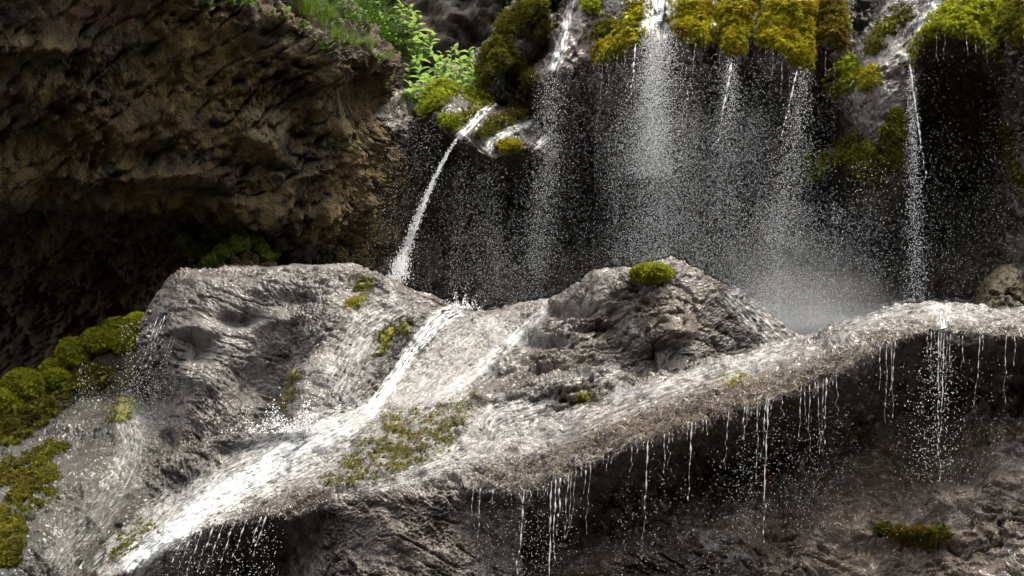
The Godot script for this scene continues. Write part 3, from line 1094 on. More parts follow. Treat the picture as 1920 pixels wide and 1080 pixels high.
	# ---- ribbed rock between the falls and the arch
	rock("ribbed_rock", "grey streaked rock rib with a beard of moss beside the arch", "rock", "wet", [
		[[1650, -260, 12.6], [1720, -260, 12.4], [1800, -260, 12.2], [1880, -260, 12.2]],
		[[1655, -60, 12.0], [1715, -60, 11.6], [1780, -60, 11.4], [1850, -60, 11.6]],
		[[1625, 40, 11.9], [1655, 28, 11.4], [1705, 30, 11.0], [1745, 34, 10.9], [1790, 40, 11.1]],
		[[1575, 125, 11.8], [1600, 100, 11.3], [1650, 100, 10.9], [1690, 105, 10.75], [1712, 112, 10.9], [1745, 120, 11.4]],
		[[1545, 190, 11.7], [1565, 178, 11.25], [1620, 180, 10.8], [1670, 180, 10.65], [1700, 185, 10.75], [1725, 190, 11.3]],
		[[1565, 250, 11.8], [1588, 245, 11.3], [1620, 250, 10.9], [1665, 255, 10.7], [1695, 260, 10.8], [1722, 265, 11.3]],
		[[1530, 310, 11.9], [1575, 305, 11.4], [1620, 315, 11.0], [1665, 325, 10.85], [1690, 325, 11.0], [1720, 330, 11.5]],
		[[1540, 350, 12.2], [1580, 350, 11.8], [1625, 365, 11.5], [1665, 375, 11.4], [1690, 370, 11.5], [1720, 370, 11.9]],
		[[1540, 460, 12.9], [1580, 460, 12.8], [1625, 480, 12.6], [1665, 480, 12.5], [1690, 480, 12.4], [1720, 480, 12.5]],
	], 2.4, style(0.07, 0.055, 0.018, col(0.27, 0.24, 0.225), col(0.38, 0.345, 0.33), col(0.13, 0.105, 0.085), 0.8, 1.7, -0.9, "ridge", {"k": 0.6, "a4": 0.05}), [[1655, 205, 20, 60, 0.05]], [[1590, 330, 80, 40, col(0.07, 0.07, 0.02), 0.7]], false)
	# ---- the arch rock at the edge of the view
	rock("arch_rock", "rock arch draped in bright moss over a dark alcove", "rock", "wet", [
		[[1760, -320, 12.0], [1830, -320, 11.6], [1900, -320, 11.4], [2000, -320, 11.2]],
		[[1768, -60, 11.2], [1830, -60, 10.9], [1880, -60, 10.9], [1930, -60, 10.7], [2020, -60, 10.5]],
		[[1742, 30, 10.95], [1790, 14, 10.6], [1840, 20, 10.5], [1874, 24, 10.75], [1905, 20, 10.4], [2020, 20, 10.2]],
		[[1712, 92, 10.85], [1750, 52, 10.55], [1790, 48, 10.35], [1835, 66, 10.35], [1866, 88, 10.6], [1900, 80, 10.3], [2020, 90, 10.0]],
		[[1708, 118, 10.95], [1748, 70, 10.65], [1790, 62, 10.5], [1835, 80, 10.5], [1868, 112, 10.6], [1900, 110, 10.35], [2020, 130, 10.0]],
		[[1714, 150, 11.3], [1752, 104, 11.1], [1790, 96, 11.0], [1832, 110, 11.0], [1868, 145, 10.9], [1900, 150, 10.45], [2020, 170, 10.1]],
		[[1722, 220, 12.0], [1755, 190, 11.9], [1790, 190, 11.9], [1832, 200, 11.8], [1866, 220, 11.3], [1900, 230, 10.7], [2020, 240, 10.2]],
		[[1725, 320, 12.4], [1755, 320, 12.3], [1790, 320, 12.2], [1832, 320, 12.0], [1872, 330, 11.3], [1905, 330, 10.8], [2020, 340, 10.2]],
		[[1725, 620, 12.0], [1755, 620, 11.9], [1790, 620, 11.7], [1832, 620, 11.5], [1880, 620, 11.1], [1910, 620, 10.7], [2020, 620, 10.2]],
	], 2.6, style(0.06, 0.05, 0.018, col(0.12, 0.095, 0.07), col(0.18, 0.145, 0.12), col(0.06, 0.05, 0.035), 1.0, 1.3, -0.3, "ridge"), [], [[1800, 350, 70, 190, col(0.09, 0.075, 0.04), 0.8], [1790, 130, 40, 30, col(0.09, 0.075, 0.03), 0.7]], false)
	# ---- two boulders in the dusk behind the front rocks
	for b in [["small dim boulder in the shade behind the falling drops", 942, 515, 11.6, 45, 45, col(0.13, 0.106, 0.078)], ["brown-olive boulder behind the end of the front ledge", 1882, 562, 10.2, 62, 66, col(0.13, 0.088, 0.022)]]:
		var x: float = b[1]
		var y: float = b[2]
		var d: float = b[3]
		var w: float = b[4]
		var hh: float = b[5]
		rock("boulder", b[0], "boulder", "back", [
			[[x - w, y + hh * 0.4, d + 0.5], [x - w * 0.4, y - hh * 0.5, d + 0.6], [x + w * 0.4, y - hh * 0.5, d + 0.6], [x + w, y + hh * 0.4, d + 0.5]],
			[[x - w, y + hh * 0.3, d + 0.25], [x - w * 0.5, y - hh * 0.75, d + 0.2], [x + w * 0.4, y - hh * 0.95, d + 0.2], [x + w, y + hh * 0.2, d + 0.3]],
			[[x - w, y + hh * 0.6, d], [x - w * 0.4, y - hh * 0.3, d - 0.1], [x + w * 0.4, y - hh * 0.4, d - 0.1], [x + w, y + hh * 0.6, d]],
			[[x - w, y + hh * 1.5, d - 0.1], [x - w * 0.4, y + hh, d - 0.2], [x + w * 0.4, y + hh, d - 0.2], [x + w, y + hh * 1.5, d - 0.1]],
			[[x - w, y + hh * 3, d], [x - w * 0.4, y + hh * 3, d - 0.1], [x + w * 0.4, y + hh * 3, d - 0.1], [x + w, y + hh * 3, d]],
		], 3.0, style(0.04, 0.05, 0.02, b[6], b[6] * 1.3, b[6] * 0.5, 1.2, 1.2, 0.3, "ridge"))

func build_lower_rocks() -> void:
	var grey := [col(0.43, 0.39, 0.375), col(0.56, 0.53, 0.51), col(0.20, 0.16, 0.14)]
	# ---- left dome
	rock("grey_dome", "large grey wet rock dome in front of the cave", "rock", "wet", [
		[[250, 720, 9.8], [350, 620, 10.2], [500, 590, 10.4], [650, 590, 10.4], [780, 640, 10.5], [900, 690, 10.6]],
		[[264, 604, 9.15], [300, 553, 9.3], [345, 521, 9.4], [450, 507, 9.5], [530, 503, 9.55], [600, 500, 9.55], [650, 505, 9.6], [700, 519, 9.6], [780, 546, 9.65], [850, 574, 9.7], [900, 592, 9.7]],
		[[256, 660, 8.95], [325, 562, 9.0], [440, 535, 9.05], [560, 526, 9.1], [680, 545, 9.2], [770, 572, 9.35], [850, 602, 9.45]],
		[[282, 740, 8.85], [345, 650, 8.75], [440, 625, 8.85], [545, 622, 8.95], [600, 604, 8.8], [660, 612, 8.85], [740, 632, 9.0], [810, 652, 9.2]],
		[[290, 800, 8.7], [370, 720, 8.65], [450, 705, 8.75], [525, 705, 8.85], [572, 690, 8.5], [660, 690, 8.55], [735, 702, 8.8]],
		[[300, 860, 8.5], [380, 800, 8.5], [450, 785, 8.6], [505, 775, 8.65], [540, 765, 8.3], [615, 775, 8.3], [690, 780, 8.4]],
		[[300, 925, 8.2], [380, 885, 8.25], [450, 865, 8.35], [510, 850, 8.35], [560, 840, 8.1], [620, 845, 8.05], [690, 850, 8.1]],
	], 2.2, style(0.08, 0.075, 0.024, col(0.27, 0.243, 0.235), col(0.40, 0.372, 0.36), col(0.12, 0.098, 0.088), 1.1, 1.9, 0.35, "ridge", {"k": 0.15, "a4": 0.04, "a5": 0.03}), [
		[372, 655, 36, 30, -0.14], [362, 622, 40, 12, 0.10], [450, 596, 40, 12, -0.10], [480, 720, 60, 70, -0.12], [560, 560, 60, 16, -0.06], [430, 840, 60, 22, -0.10], [520, 600, 40, 14, 0.05]], [
		[340, 760, 34, 90, col(0.21, 0.15, 0.12), 0.6], [560, 640, 40, 40, col(0.24, 0.20, 0.17), 0.5]])
	# ---- channel slab
	rock("channel_slab", "smooth wet grey slab carrying the stream between the two domes", "rock", "wet", [
		[[830, 660, 10.6], [950, 640, 10.8], [1080, 640, 10.8]],
		[[840, 592, 9.75], [880, 583, 9.75], [950, 573, 9.75], [1040, 565, 9.7], [1110, 545, 9.7]],
		[[790, 640, 9.2], [870, 640, 9.25], [960, 636, 9.25], [1060, 620, 9.2]],
		[[725, 720, 8.75], [800, 722, 8.75], [900, 712, 8.8], [1040, 690, 8.8]],
		[[650, 795, 8.2], [760, 786, 8.25], [880, 772, 8.3], [1040, 742, 8.4]],
		[[540, 880, 7.7], [700, 856, 7.8], [880, 836, 7.9], [1040, 800, 8.05]],
	], 2.2, style(0.05, 0.035, 0.014, grey[0] * 1.05, grey[1] * 1.05, grey[2], 2.2, 1.2, 0.9, "ridge", {"k": 0.22, "a4": 0.03, "a5": 0.012}))
	# ---- right dome
	rock("brown_dome", "brown-grey rock dome with a moss tuft on its summit", "rock", "wet", [
		[[1000, 650, 10.4], [1100, 610, 10.2], [1250, 590, 10.2], [1400, 660, 10.3], [1560, 730, 10.2]],
		[[1030, 572, 9.5], [1100, 530, 9.3], [1180, 510, 9.2], [1250, 500, 9.2], [1330, 520, 9.25], [1400, 567, 9.35], [1500, 635, 9.4], [1560, 672, 9.4]],
		[[1005, 602, 9.2], [1100, 562, 8.95], [1180, 545, 8.85], [1260, 540, 8.8], [1340, 566, 8.95], [1405, 602, 9.1], [1500, 654, 9.25]],
		[[950, 660, 8.95], [1060, 638, 8.7], [1150, 636, 8.75], [1225, 630, 8.5], [1320, 640, 8.7], [1400, 650, 8.95], [1490, 676, 9.1]],
		[[910, 722, 8.65], [1050, 700, 8.45], [1160, 698, 8.55], [1240, 695, 8.45], [1330, 684, 8.65], [1400, 682, 8.85], [1480, 695, 9.0]],
		[[880, 790, 8.2], [1050, 765, 8.1], [1160, 752, 8.15], [1250, 742, 8.25], [1340, 732, 8.45], [1420, 735, 8.65], [1490, 735, 8.85]],
	], 2.0, style(0.08, 0.085, 0.024, col(0.22, 0.18, 0.155), col(0.38, 0.345, 0.325), col(0.10, 0.065, 0.04), 1.2, 1.9, -0.25, "ridge", {"k": 0.24, "a4": 0.06, "a5": 0.05}), [
		[1222, 665, 44, 34, -0.15], [1010, 636, 55, 12, -0.18], [1060, 580, 60, 10, -0.10], [1190, 530, 14, 14, -0.14], [1150, 600, 16, 44, -0.10], [1260, 628, 50, 12, 0.08], [1030, 690, 40, 8, -0.10], [1100, 612, 40, 8, -0.08]], [
		[1280, 590, 60, 60, col(0.15, 0.095, 0.045), 0.7], [1200, 560, 60, 50, col(0.16, 0.12, 0.07), 0.5], [1250, 670, 50, 30, col(0.13, 0.095, 0.075), 0.6]])
	# ---- slope under the channel
	rock("mossy_slope", "pale wet rock slope with a yellow-green moss patch below the channel", "rock", "wet", [
		[[230, 960, 8.3], [360, 905, 8.3], [480, 840, 8.35], [600, 795, 8.4], [720, 765, 8.45], [880, 745, 8.5], [1040, 735, 8.6], [1160, 725, 8.7]],
		[[210, 1000, 7.8], [330, 945, 7.85], [440, 888, 7.9], [570, 850, 7.9], [700, 812, 7.95], [850, 784, 8.05], [1000, 772, 8.15], [1110, 762, 8.3]],
		[[190, 1045, 7.3], [295, 990, 7.35], [400, 935, 7.45], [535, 902, 7.5], [680, 868, 7.55], [810, 846, 7.6], [930, 836, 7.75], [1060, 815, 7.9]],
		[[165, 1090, 6.9], [260, 1040, 7.0], [360, 985, 7.1], [480, 950, 7.15], [590, 926, 7.2], [705, 908, 7.25], [835, 888, 7.3], [980, 875, 7.5]],
		[[160, 1110, 6.85], [258, 1070, 6.9], [358, 1008, 7.0], [490, 975, 7.05], [600, 955, 7.1], [715, 938, 7.12], [845, 920, 7.17], [980, 930, 7.45]],
		[[185, 1150, 7.0], [285, 1115, 7.15], [375, 1050, 7.3], [490, 1015, 7.35], [600, 1005, 7.12], [715, 990, 7.05], [845, 985, 7.1], [980, 995, 7.4]],
		[[200, 1230, 7.1], [295, 1180, 7.3], [385, 1110, 7.5], [490, 1080, 7.5], [600, 1065, 7.1], [715, 1060, 6.95], [845, 1060, 7.0], [980, 1065, 7.25]],
		[[200, 1400, 7.0], [295, 1380, 7.1], [385, 1300, 7.2], [490, 1260, 7.1], [600, 1220, 6.9], [715, 1200, 6.75], [845, 1200, 6.8], [980, 1200, 7.0]],
	], 2.1, style(0.07, 0.06, 0.02, grey[0], grey[1], grey[2], 1.3, 1.9, 0.45, "ridge", {"k": 0.3, "a4": 0.05, "a5": 0.03}), [[560, 990, 60, 40, -0.12], [880, 900, 40, 12, -0.08], [900, 820, 50, 10, -0.05]], [
		[720, 1020, 230, 85, col(0.14, 0.10, 0.08), 0.9], [480, 1040, 80, 70, col(0.07, 0.055, 0.04), 0.8]])
	# ---- front ledge
	rock("front_ledge", "long mauve-grey rock ledge dripping along its lip above a dark hollow", "rock", "wet", [
		[[830, 880, 8.2], [960, 830, 8.5], [1080, 780, 8.7], [1220, 730, 9.0], [1380, 690, 9.3], [1500, 670, 9.5], [1600, 650, 9.6], [1740, 630, 9.6], [1850, 640, 9.5], [2040, 650, 9.3]],
		[[845, 880, 7.75], [970, 812, 7.9], [1090, 762, 8.05], [1230, 710, 8.25], [1390, 667, 8.45], [1510, 637, 8.55], [1620, 590, 8.5], [1680, 574, 8.45], [1740, 567, 8.4], [1850, 577, 8.3], [1920, 578, 8.2], [2040, 590, 8.1]],
		[[855, 893, 7.45], [985, 850, 7.5], [1110, 800, 7.6], [1260, 742, 7.7], [1410, 697, 7.8], [1530, 662, 7.8], [1630, 614, 7.8], [1745, 590, 7.8], [1850, 600, 7.7], [2040, 606, 7.5]],
		[[866, 906, 7.22], [990, 888, 7.15], [1120, 836, 7.15], [1270, 780, 7.2], [1420, 736, 7.2], [1550, 692, 7.2], [1640, 640, 7.2], [1740, 612, 7.25], [1850, 618, 7.15], [2040, 624, 7.0]],
		[[876, 922, 7.15], [1000, 925, 7.0], [1130, 864, 7.0], [1290, 803, 7.0], [1440, 755, 7.0], [1570, 706, 7.0], [1652, 654, 7.05], [1740, 626, 7.12], [1800, 638, 7.02], [1860, 633, 7.0], [2040, 642, 6.85]],
		[[890, 940, 7.35], [1010, 946, 7.3], [1150, 886, 7.35], [1300, 826, 7.4], [1450, 780, 7.4], [1580, 730, 7.4], [1662, 680, 7.45], [1750, 655, 7.5], [1860, 658, 7.4], [2040, 668, 7.25]],
		[[900, 985, 7.5], [1020, 985, 7.55], [1160, 930, 7.6], [1310, 870, 7.65], [1460, 830, 7.65], [1590, 790, 7.65], [1670, 750, 7.65], [1760, 740, 7.65], [1860, 735, 7.55], [2040, 745, 7.35]],
		[[905, 1040, 7.45], [1020, 1030, 7.5], [1170, 985, 7.5], [1320, 935, 7.5], [1470, 910, 7.45], [1600, 880, 7.45], [1690, 860, 7.45], [1770, 840, 7.4], [1860, 820, 7.25], [2040, 820, 7.0]],
		[[910, 1100, 7.35], [1030, 1080, 7.35], [1180, 1050, 7.3], [1330, 1010, 7.25], [1480, 990, 7.2], [1610, 970, 7.15], [1700, 950, 7.1], [1780, 920, 7.05], [1870, 900, 6.95], [2040, 900, 6.8]],
		[[915, 1180, 7.3], [1035, 1160, 7.35], [1190, 1120, 7.3], [1340, 1090, 7.15], [1490, 1070, 7.0], [1620, 1060, 6.95], [1710, 1040, 6.9], [1790, 1020, 6.85], [1880, 1010, 6.75], [2040, 1010, 6.6]],
		[[915, 1330, 7.1], [1035, 1300, 7.1], [1190, 1260, 7.0], [1340, 1240, 6.8], [1490, 1220, 6.7], [1620, 1200, 6.6], [1710, 1200, 6.6], [1790, 1200, 6.5], [1880, 1200, 6.5], [2040, 1200, 6.4]],
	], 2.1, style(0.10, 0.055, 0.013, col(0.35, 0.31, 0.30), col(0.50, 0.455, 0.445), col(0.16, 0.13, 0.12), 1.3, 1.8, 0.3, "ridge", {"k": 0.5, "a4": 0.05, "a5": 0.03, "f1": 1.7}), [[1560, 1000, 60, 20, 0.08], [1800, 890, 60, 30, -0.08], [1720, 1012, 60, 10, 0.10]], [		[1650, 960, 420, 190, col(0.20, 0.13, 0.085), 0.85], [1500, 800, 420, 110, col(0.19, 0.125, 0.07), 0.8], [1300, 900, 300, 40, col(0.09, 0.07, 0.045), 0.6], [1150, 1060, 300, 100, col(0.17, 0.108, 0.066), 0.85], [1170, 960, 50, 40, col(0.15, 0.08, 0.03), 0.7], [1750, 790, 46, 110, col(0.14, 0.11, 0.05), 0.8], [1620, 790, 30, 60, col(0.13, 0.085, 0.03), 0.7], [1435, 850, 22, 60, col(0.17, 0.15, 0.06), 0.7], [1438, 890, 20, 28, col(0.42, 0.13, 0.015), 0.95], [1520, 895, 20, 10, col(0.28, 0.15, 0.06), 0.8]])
	# ---- rounded rock at the lower corner
	rock("rounded_rock", "rounded wet rock with olive moss streaks under the dripping shoulder", "rock", "wet", [
		[[-120, 960, 9.0], [60, 870, 9.5], [180, 800, 9.7], [260, 790, 9.8], [340, 820, 9.6]],
		[[-120, 900, 8.3], [40, 826, 8.6], [130, 772, 8.9], [205, 738, 9.1], [265, 742, 9.1], [310, 790, 9.0]],
		[[-120, 930, 7.8], [40, 880, 8.0], [140, 836, 8.2], [225, 795, 8.5], [290, 810, 8.6], [335, 850, 8.55]],
		[[-120, 990, 7.4], [40, 952, 7.45], [140, 922, 7.6], [215, 890, 7.95], [280, 895, 8.2], [340, 930, 8.2]],
		[[-120, 1070, 7.0], [40, 1035, 7.0], [130, 1012, 7.2], [195, 985, 7.6], [255, 978, 7.9], [330, 990, 8.0]],
		[[-120, 1230, 6.6], [40, 1190, 6.7], [120, 1150, 6.95], [175, 1120, 7.35], [235, 1100, 7.6], [330, 1100, 7.8]],
	], 2.2, style(0.06, 0.045, 0.018, col(0.12, 0.115, 0.10), col(0.20, 0.19, 0.17), col(0.065, 0.06, 0.045), 1.1, 1.6, 0.8, "ridge", {"k": 0.3, "a4": 0.05, "a5": 0.02}))
	# ---- bank of earth and moss at the cave mouth
	rock("mossy_bank", "brown bank overgrown with moss at the foot of the cave", "rock", "cliff", [
		[[-120, 830, 10.4], [60, 760, 10.5], [130, 720, 10.6], [210, 670, 10.6], [300, 650, 10.6]],
		[[-120, 760, 9.9], [60, 712, 10.0], [130, 668, 10.1], [200, 622, 10.2], [270, 605, 10.2], [310, 620, 10.1]],
		[[-120, 800, 9.3], [50, 770, 9.45], [130, 725, 9.6], [210, 690, 9.7], [270, 680, 9.75], [310, 690, 9.7]],
		[[-120, 900, 8.7], [40, 850, 9.0], [120, 790, 9.25], [210, 750, 9.4], [270, 750, 9.4], [310, 770, 9.4]],
		[[-120, 1000, 8.6], [40, 960, 8.8], [120, 900, 9.1], [210, 850, 9.2], [270, 850, 9.2], [310, 870, 9.2]],
	], 2.8, style(0.08, 0.06, 0.025, col(0.07, 0.055, 0.02), col(0.10, 0.085, 0.03), col(0.03, 0.028, 0.012), 1.2, 1.3, 0.5, "ridge", {"k": 0.8, "a4": 0.06, "a5": 0.04}))

func fill_holes() -> void:
	# cells that no vertex fell into take the nearest depth beside them
	for pass_no in 2:
		var src := zbuf.duplicate()
		for y in range(1, H - 1):
			for x in range(1, W - 1):
				var c := y * W + x
				if src[c] > 100.0:
					for k in [c - 1, c + 1, c - W, c + W]:
						if src[k] < zbuf[c]:
							zbuf[c] = src[k]
							nbuf[c] = nbuf[k]

func build_moss() -> void:
	var bright := [col(0.15, 0.14, 0.012), col(0.44, 0.40, 0.03), col(0.20, 0.12, 0.015)]
	var lime := [col(0.13, 0.16, 0.015), col(0.38, 0.43, 0.035)]
	var olive := [col(0.06, 0.065, 0.010), col(0.18, 0.17, 0.018), col(0.10, 0.07, 0.012)]
	var mauve := [col(0.14, 0.115, 0.115), col(0.40, 0.355, 0.355)]
	var gl := "moss lobes on the curtain rock"
	moss("hanging_moss", "slanting yellow-green moss apron beside the white main fall", mp.lobe1, 13500, 0.024, bright, 10.5, 12.2, 0.8, "strand", -0.25)
	moss("hanging_moss", "short square moss lobe between the main fall and a bare grey seam", mp.lobe2, 9000, 0.024, bright, 10.5, 12.2, 0.8, "strand", -0.25, gl)
	moss("hanging_moss", "narrow moss lobe between the grey seam and the white chute", mp.lobe3, 9000, 0.024, bright, 10.5, 12.2, 0.8, "strand", -0.25, gl)
	moss("hanging_moss", "broadest moss lobe with white wet glints, beside the chute", mp.lobe4, 18000, 0.024, bright, 10.5, 12.2, 0.8, "strand", -0.25, gl)
	moss("hanging_moss", "last browner moss lobe beside the dark gap before the rib", mp.lobe5, 8000, 0.024, [col(0.09, 0.085, 0.012), col(0.22, 0.2, 0.02), col(0.14, 0.08, 0.015)], 10.5, 12.4, 0.8, "strand", 0.05, gl)
	moss("hanging_moss", "olive moss hood over the dark boulder by the leafy plants", mp.knob, 12000, 0.022, olive, 11.0, 12.6, 0.5, "tuft", -1.0)
	moss("moss_mat", "moss brow along the top edge of the dark boulder", mp.brow, 4000, 0.028, olive, 11.0, 13.0, 0.3, "tuft", -0.7)
	moss("moss_mat", "small lime moss cap over a dark pocket beside the thin fall", mp.brow2, 900, 0.03, lime, 11.0, 13.0, 0.4, "tuft", -1.0)
	moss("moss_mat", "thin moss on the brown rock face beside the thin fall", mp.face1, 900, 0.022, olive, 11.0, 13.0, 0.4, "tuft", -0.3)
	moss("moss_mat", "dark moss patch between thin fall and slanting apron", mp.face2, 900, 0.022, olive, 11.0, 13.0, 0.4, "tuft", -0.3)
	moss("moss_mat", "green moss shoulder on the outer edge of the grey rib", mp.rib1, 2600, 0.03, lime, 10.5, 12.0, 0.7, "strand", -0.8)
	moss("moss_mat", "small yellow moss pad in the middle of the grey rib", mp.rib2, 1400, 0.028, bright, 10.4, 12.0, 0.6, "strand", -0.9)
	moss("moss_mat", "dark moss streak running down the top of the grey rib", mp.rib3, 2600, 0.026, olive, 10.4, 12.2, 0.6, "strand", -0.6)
	moss("hanging_moss", "ragged moss beard hanging at the foot of the grey rib", mp.beard, 11000, 0.024, [col(0.08, 0.085, 0.012), col(0.22, 0.22, 0.02)], 10.4, 12.2, 0.8, "strand", -0.1)
	moss("hanging_moss", "bright yellow-green moss drape over the arch", mp.arch, 20000, 0.025, [col(0.11, 0.13, 0.012), col(0.40, 0.42, 0.03)], 10.0, 11.8, 0.7, "strand", -0.1)
	moss("moss_mat", "dark green moss on the outer pillar of the arch", mp.edge, 2200, 0.03, olive, 9.8, 11.4, 0.6, "strand", -0.8)
	moss("moss_mat", "thin olive moss strip low on the arch pillar", mp.edge2, 1200, 0.026, olive, 9.8, 12.0, 0.6, "strand", -0.5)
	moss("moss_mat", "pale green moss seen through the falling drops", mp.spray, 1500, 0.028, lime, 10.5, 13.4, 0.6, "strand", -0.5)
	moss("moss_mat", "lime moss cap on the spout rock under the leafy plants", mp.spout1, 2600, 0.028, lime, 11.0, 12.6, 0.2, "tuft", -1.2)
	moss("moss_mat", "lime moss pad on the dry shoulder of the spout rock", mp.spout2, 1800, 0.028, lime, 11.0, 12.6, 0.3, "tuft", -1.2)
	moss("moss_mat", "narrow lime moss strip above the jet on the spout rock", mp.spout3, 1200, 0.026, lime, 11.0, 12.6, 0.2, "tuft", -1.2)
	moss("moss_mat", "small moss knot at the drip edge of the spout rock", mp.spout4, 800, 0.026, lime, 10.8, 12.0, 0.4, "tuft", -1.0)
	moss("moss_mat", "olive moss behind the jet on the spout rock", mp.spout5, 2200, 0.024, olive, 10.8, 12.6, 0.3, "tuft", -0.6)
	moss("moss_mat", "tiny moss pad on the low hump of the spout rock", mp.spout6, 700, 0.024, bright, 10.8, 12.2, 0.3, "tuft", -1.0)
	moss("moss_mat", "thin olive moss in front of the jet on the spout rock", mp.spout7, 1000, 0.02, olive, 10.8, 12.4, 0.3, "tuft", -0.4)
	moss("moss_mat", "large broken yellow-green moss patch on the pale slope", mp.patch, 9000, 0.012, [col(0.10, 0.09, 0.015), col(0.25, 0.24, 0.025), col(0.16, 0.11, 0.03)], 7.0, 8.8, 0.1, "tuft", 0.3)
	moss("moss_mat", "faint moss stain on the flank of the grey dome beside the stream", mp.flank, 1600, 0.014, olive, 8.2, 10.0, 0.3, "tuft", 0.0)
	moss("moss_mat", "yellowish moss seam down the ridge of the grey dome", mp.flank2, 900, 0.014, [col(0.12, 0.10, 0.02), col(0.20, 0.17, 0.04)], 8.0, 9.6, 0.3, "tuft", -0.2)
	moss("moss_mat", "thin moss smear on the shoulder of the grey dome", mp.top, 500, 0.014, bright, 8.4, 10.4, 0.2, "tuft", -0.2)
	moss("moss_mat", "faint moss speckle near the summit of the grey dome", mp.top2, 600, 0.014, olive, 8.4, 10.6, 0.2, "tuft", 0.1)
	moss("moss_mat", "little moss smear where the pale slope meets the front ledge", mp.slab, 300, 0.014, bright, 7.4, 9.0, 0.2, "tuft", -0.2)
	moss("moss_mat", "little moss speckle on the crest of the front ledge", mp.crest, 300, 0.014, bright, 7.2, 9.0, 0.2, "tuft", 0.0)
	moss("moss_mat", "olive moss streak across the rounded rock", mp.low1, 4000, 0.018, olive, 7.0, 9.2, 0.3, "tuft", 0.2)
	moss("moss_mat", "dark moss at the foot of the rounded rock", mp.low2, 2600, 0.02, olive, 6.6, 8.4, 0.4, "tuft", 0.0)
	moss("moss_mat", "thin moss line along the back of the rounded rock", mp.low3, 1000, 0.02, olive, 7.0, 9.4, 0.2, "tuft", -0.1)
	moss("moss_mat", "moss seam beside the lower stream", mp.low4, 1000, 0.018, olive, 6.6, 8.4, 0.3, "tuft", -0.2)
	moss("moss_mat", "pale moss in the spray on top of the rounded rock", mp.low5, 700, 0.018, olive, 8.0, 9.6, 0.3, "tuft", 0.0)
	moss("moss_mat", "brown-green moss covering the bank below the cushions", mp.bank, 6000, 0.03, [col(0.07, 0.065, 0.010), col(0.15, 0.14, 0.018)], 8.4, 10.4, 0.4, "tuft", 0.05)
	moss("moss_mat", "small dark moss shelf low on the front ledge's wall", mp.niche, 2200, 0.02, olive, 6.0, 7.6, 0.4, "tuft", -0.6)
	# mauve water moss that fringes the ledge
	moss("fringe_moss", "mauve-grey fringe of water moss along the front ledge's lip", [870, 915, 900, 880, 990, 850, 1110, 805, 1260, 745, 1420, 705, 1545, 668, 1640, 618, 1740, 606, 1850, 610, 1920, 608, 1920, 640, 1860, 632, 1800, 636, 1740, 624, 1660, 655, 1575, 706, 1440, 758, 1290, 806, 1130, 868, 1000, 930, 900, 922], 40000, 0.012, mauve, 6.7, 7.9, 0.9, "strand", -0.35)
	moss("fringe_moss", "mauve-grey fringe of water moss on the lip beside the lower stream", [360, 1010, 400, 970, 480, 930, 560, 905, 620, 920, 600, 950, 500, 975, 420, 990], 7000, 0.011, mauve, 6.7, 7.7, 0.9, "strand", -0.3)
	# round cushions
	var gc := "round moss cushions on the cave ledge"
	var dk := [col(0.07, 0.11, 0.015), col(0.17, 0.22, 0.03)]
	for c in [[350, 450, 0.09, "topmost in the row, at its outer end"], [389, 441, 0.055, ""], [372, 462, 0.07, ""], [395, 470, 0.07, ""], [412, 480, 0.075, ""], [430, 462, 0.10, ""], [452, 457, 0.10, ""], [478, 455, 0.10, ""], [490, 468, 0.075, ""], [500, 478, 0.05, ""], [514, 474, 0.05, ""], [381, 479, 0.035, ""], [395, 486, 0.04, ""], [388, 493, 0.045, ""], [420, 472, 0.08, ""], [360, 466, 0.06, ""], [369, 481, 0.03, ""]]:
		var d := surf_depth(c[0], c[1] + 6)
		cushion("round dark green moss cushion on the brown cave ledge", c[0], c[1], clampf(d, 10.1, 11.1) - 0.02, c[2], c[2] * 0.85, dk, gc, int(90 + c[2] * 2600), 0.018)
	var lm := [col(0.08, 0.095, 0.008), col(0.36, 0.39, 0.022)]
	var ga := "moss cushions along the mossy bank"
	for c in [
		["shaggy lime moss cushion, largest of those on the bank", 46, 726, 0.19, 0.14], ["shaggy lime moss cushion at the low end of the bank", 8, 758, 0.16, 0.13], ["low moss pad in front of the largest cushion on the bank", 60, 775, 0.15, 0.11],
		["flat moss pad beside the largest cushion on the bank", 105, 712, 0.10, 0.07], ["dome-shaped moss cushion standing alone halfway up the bank", 140, 662, 0.135, 0.12], ["dark tail of moss below the dome-shaped cushion", 105, 690, 0.10, 0.06],
		["moss cushion between the dome-shaped one and the top of the bank", 182, 640, 0.12, 0.10], ["broad moss cushion at the top of the bank", 222, 620, 0.12, 0.10], ["small moss knob at the very top of the bank, against the grey dome", 258, 604, 0.065, 0.05], ["dark moss cushion under the broad one at the bank's top", 232, 640, 0.10, 0.09]]:
		var d := surf_depth(c[1], c[2] + 12)
		cushion(c[0], c[1], c[2], clampf(d, 9.2, 10.3) - 0.02, c[3] * 0.85, c[4] * 0.85, lm, ga, int(500 + c[3] * 9000), 0.034)
	cushion("bright moss tuft on the summit of the brown dome", 1222, 512, clampf(surf_depth(1222, 520), 8.8, 9.6), 0.14, 0.05, lm, "", 1800, 0.028)

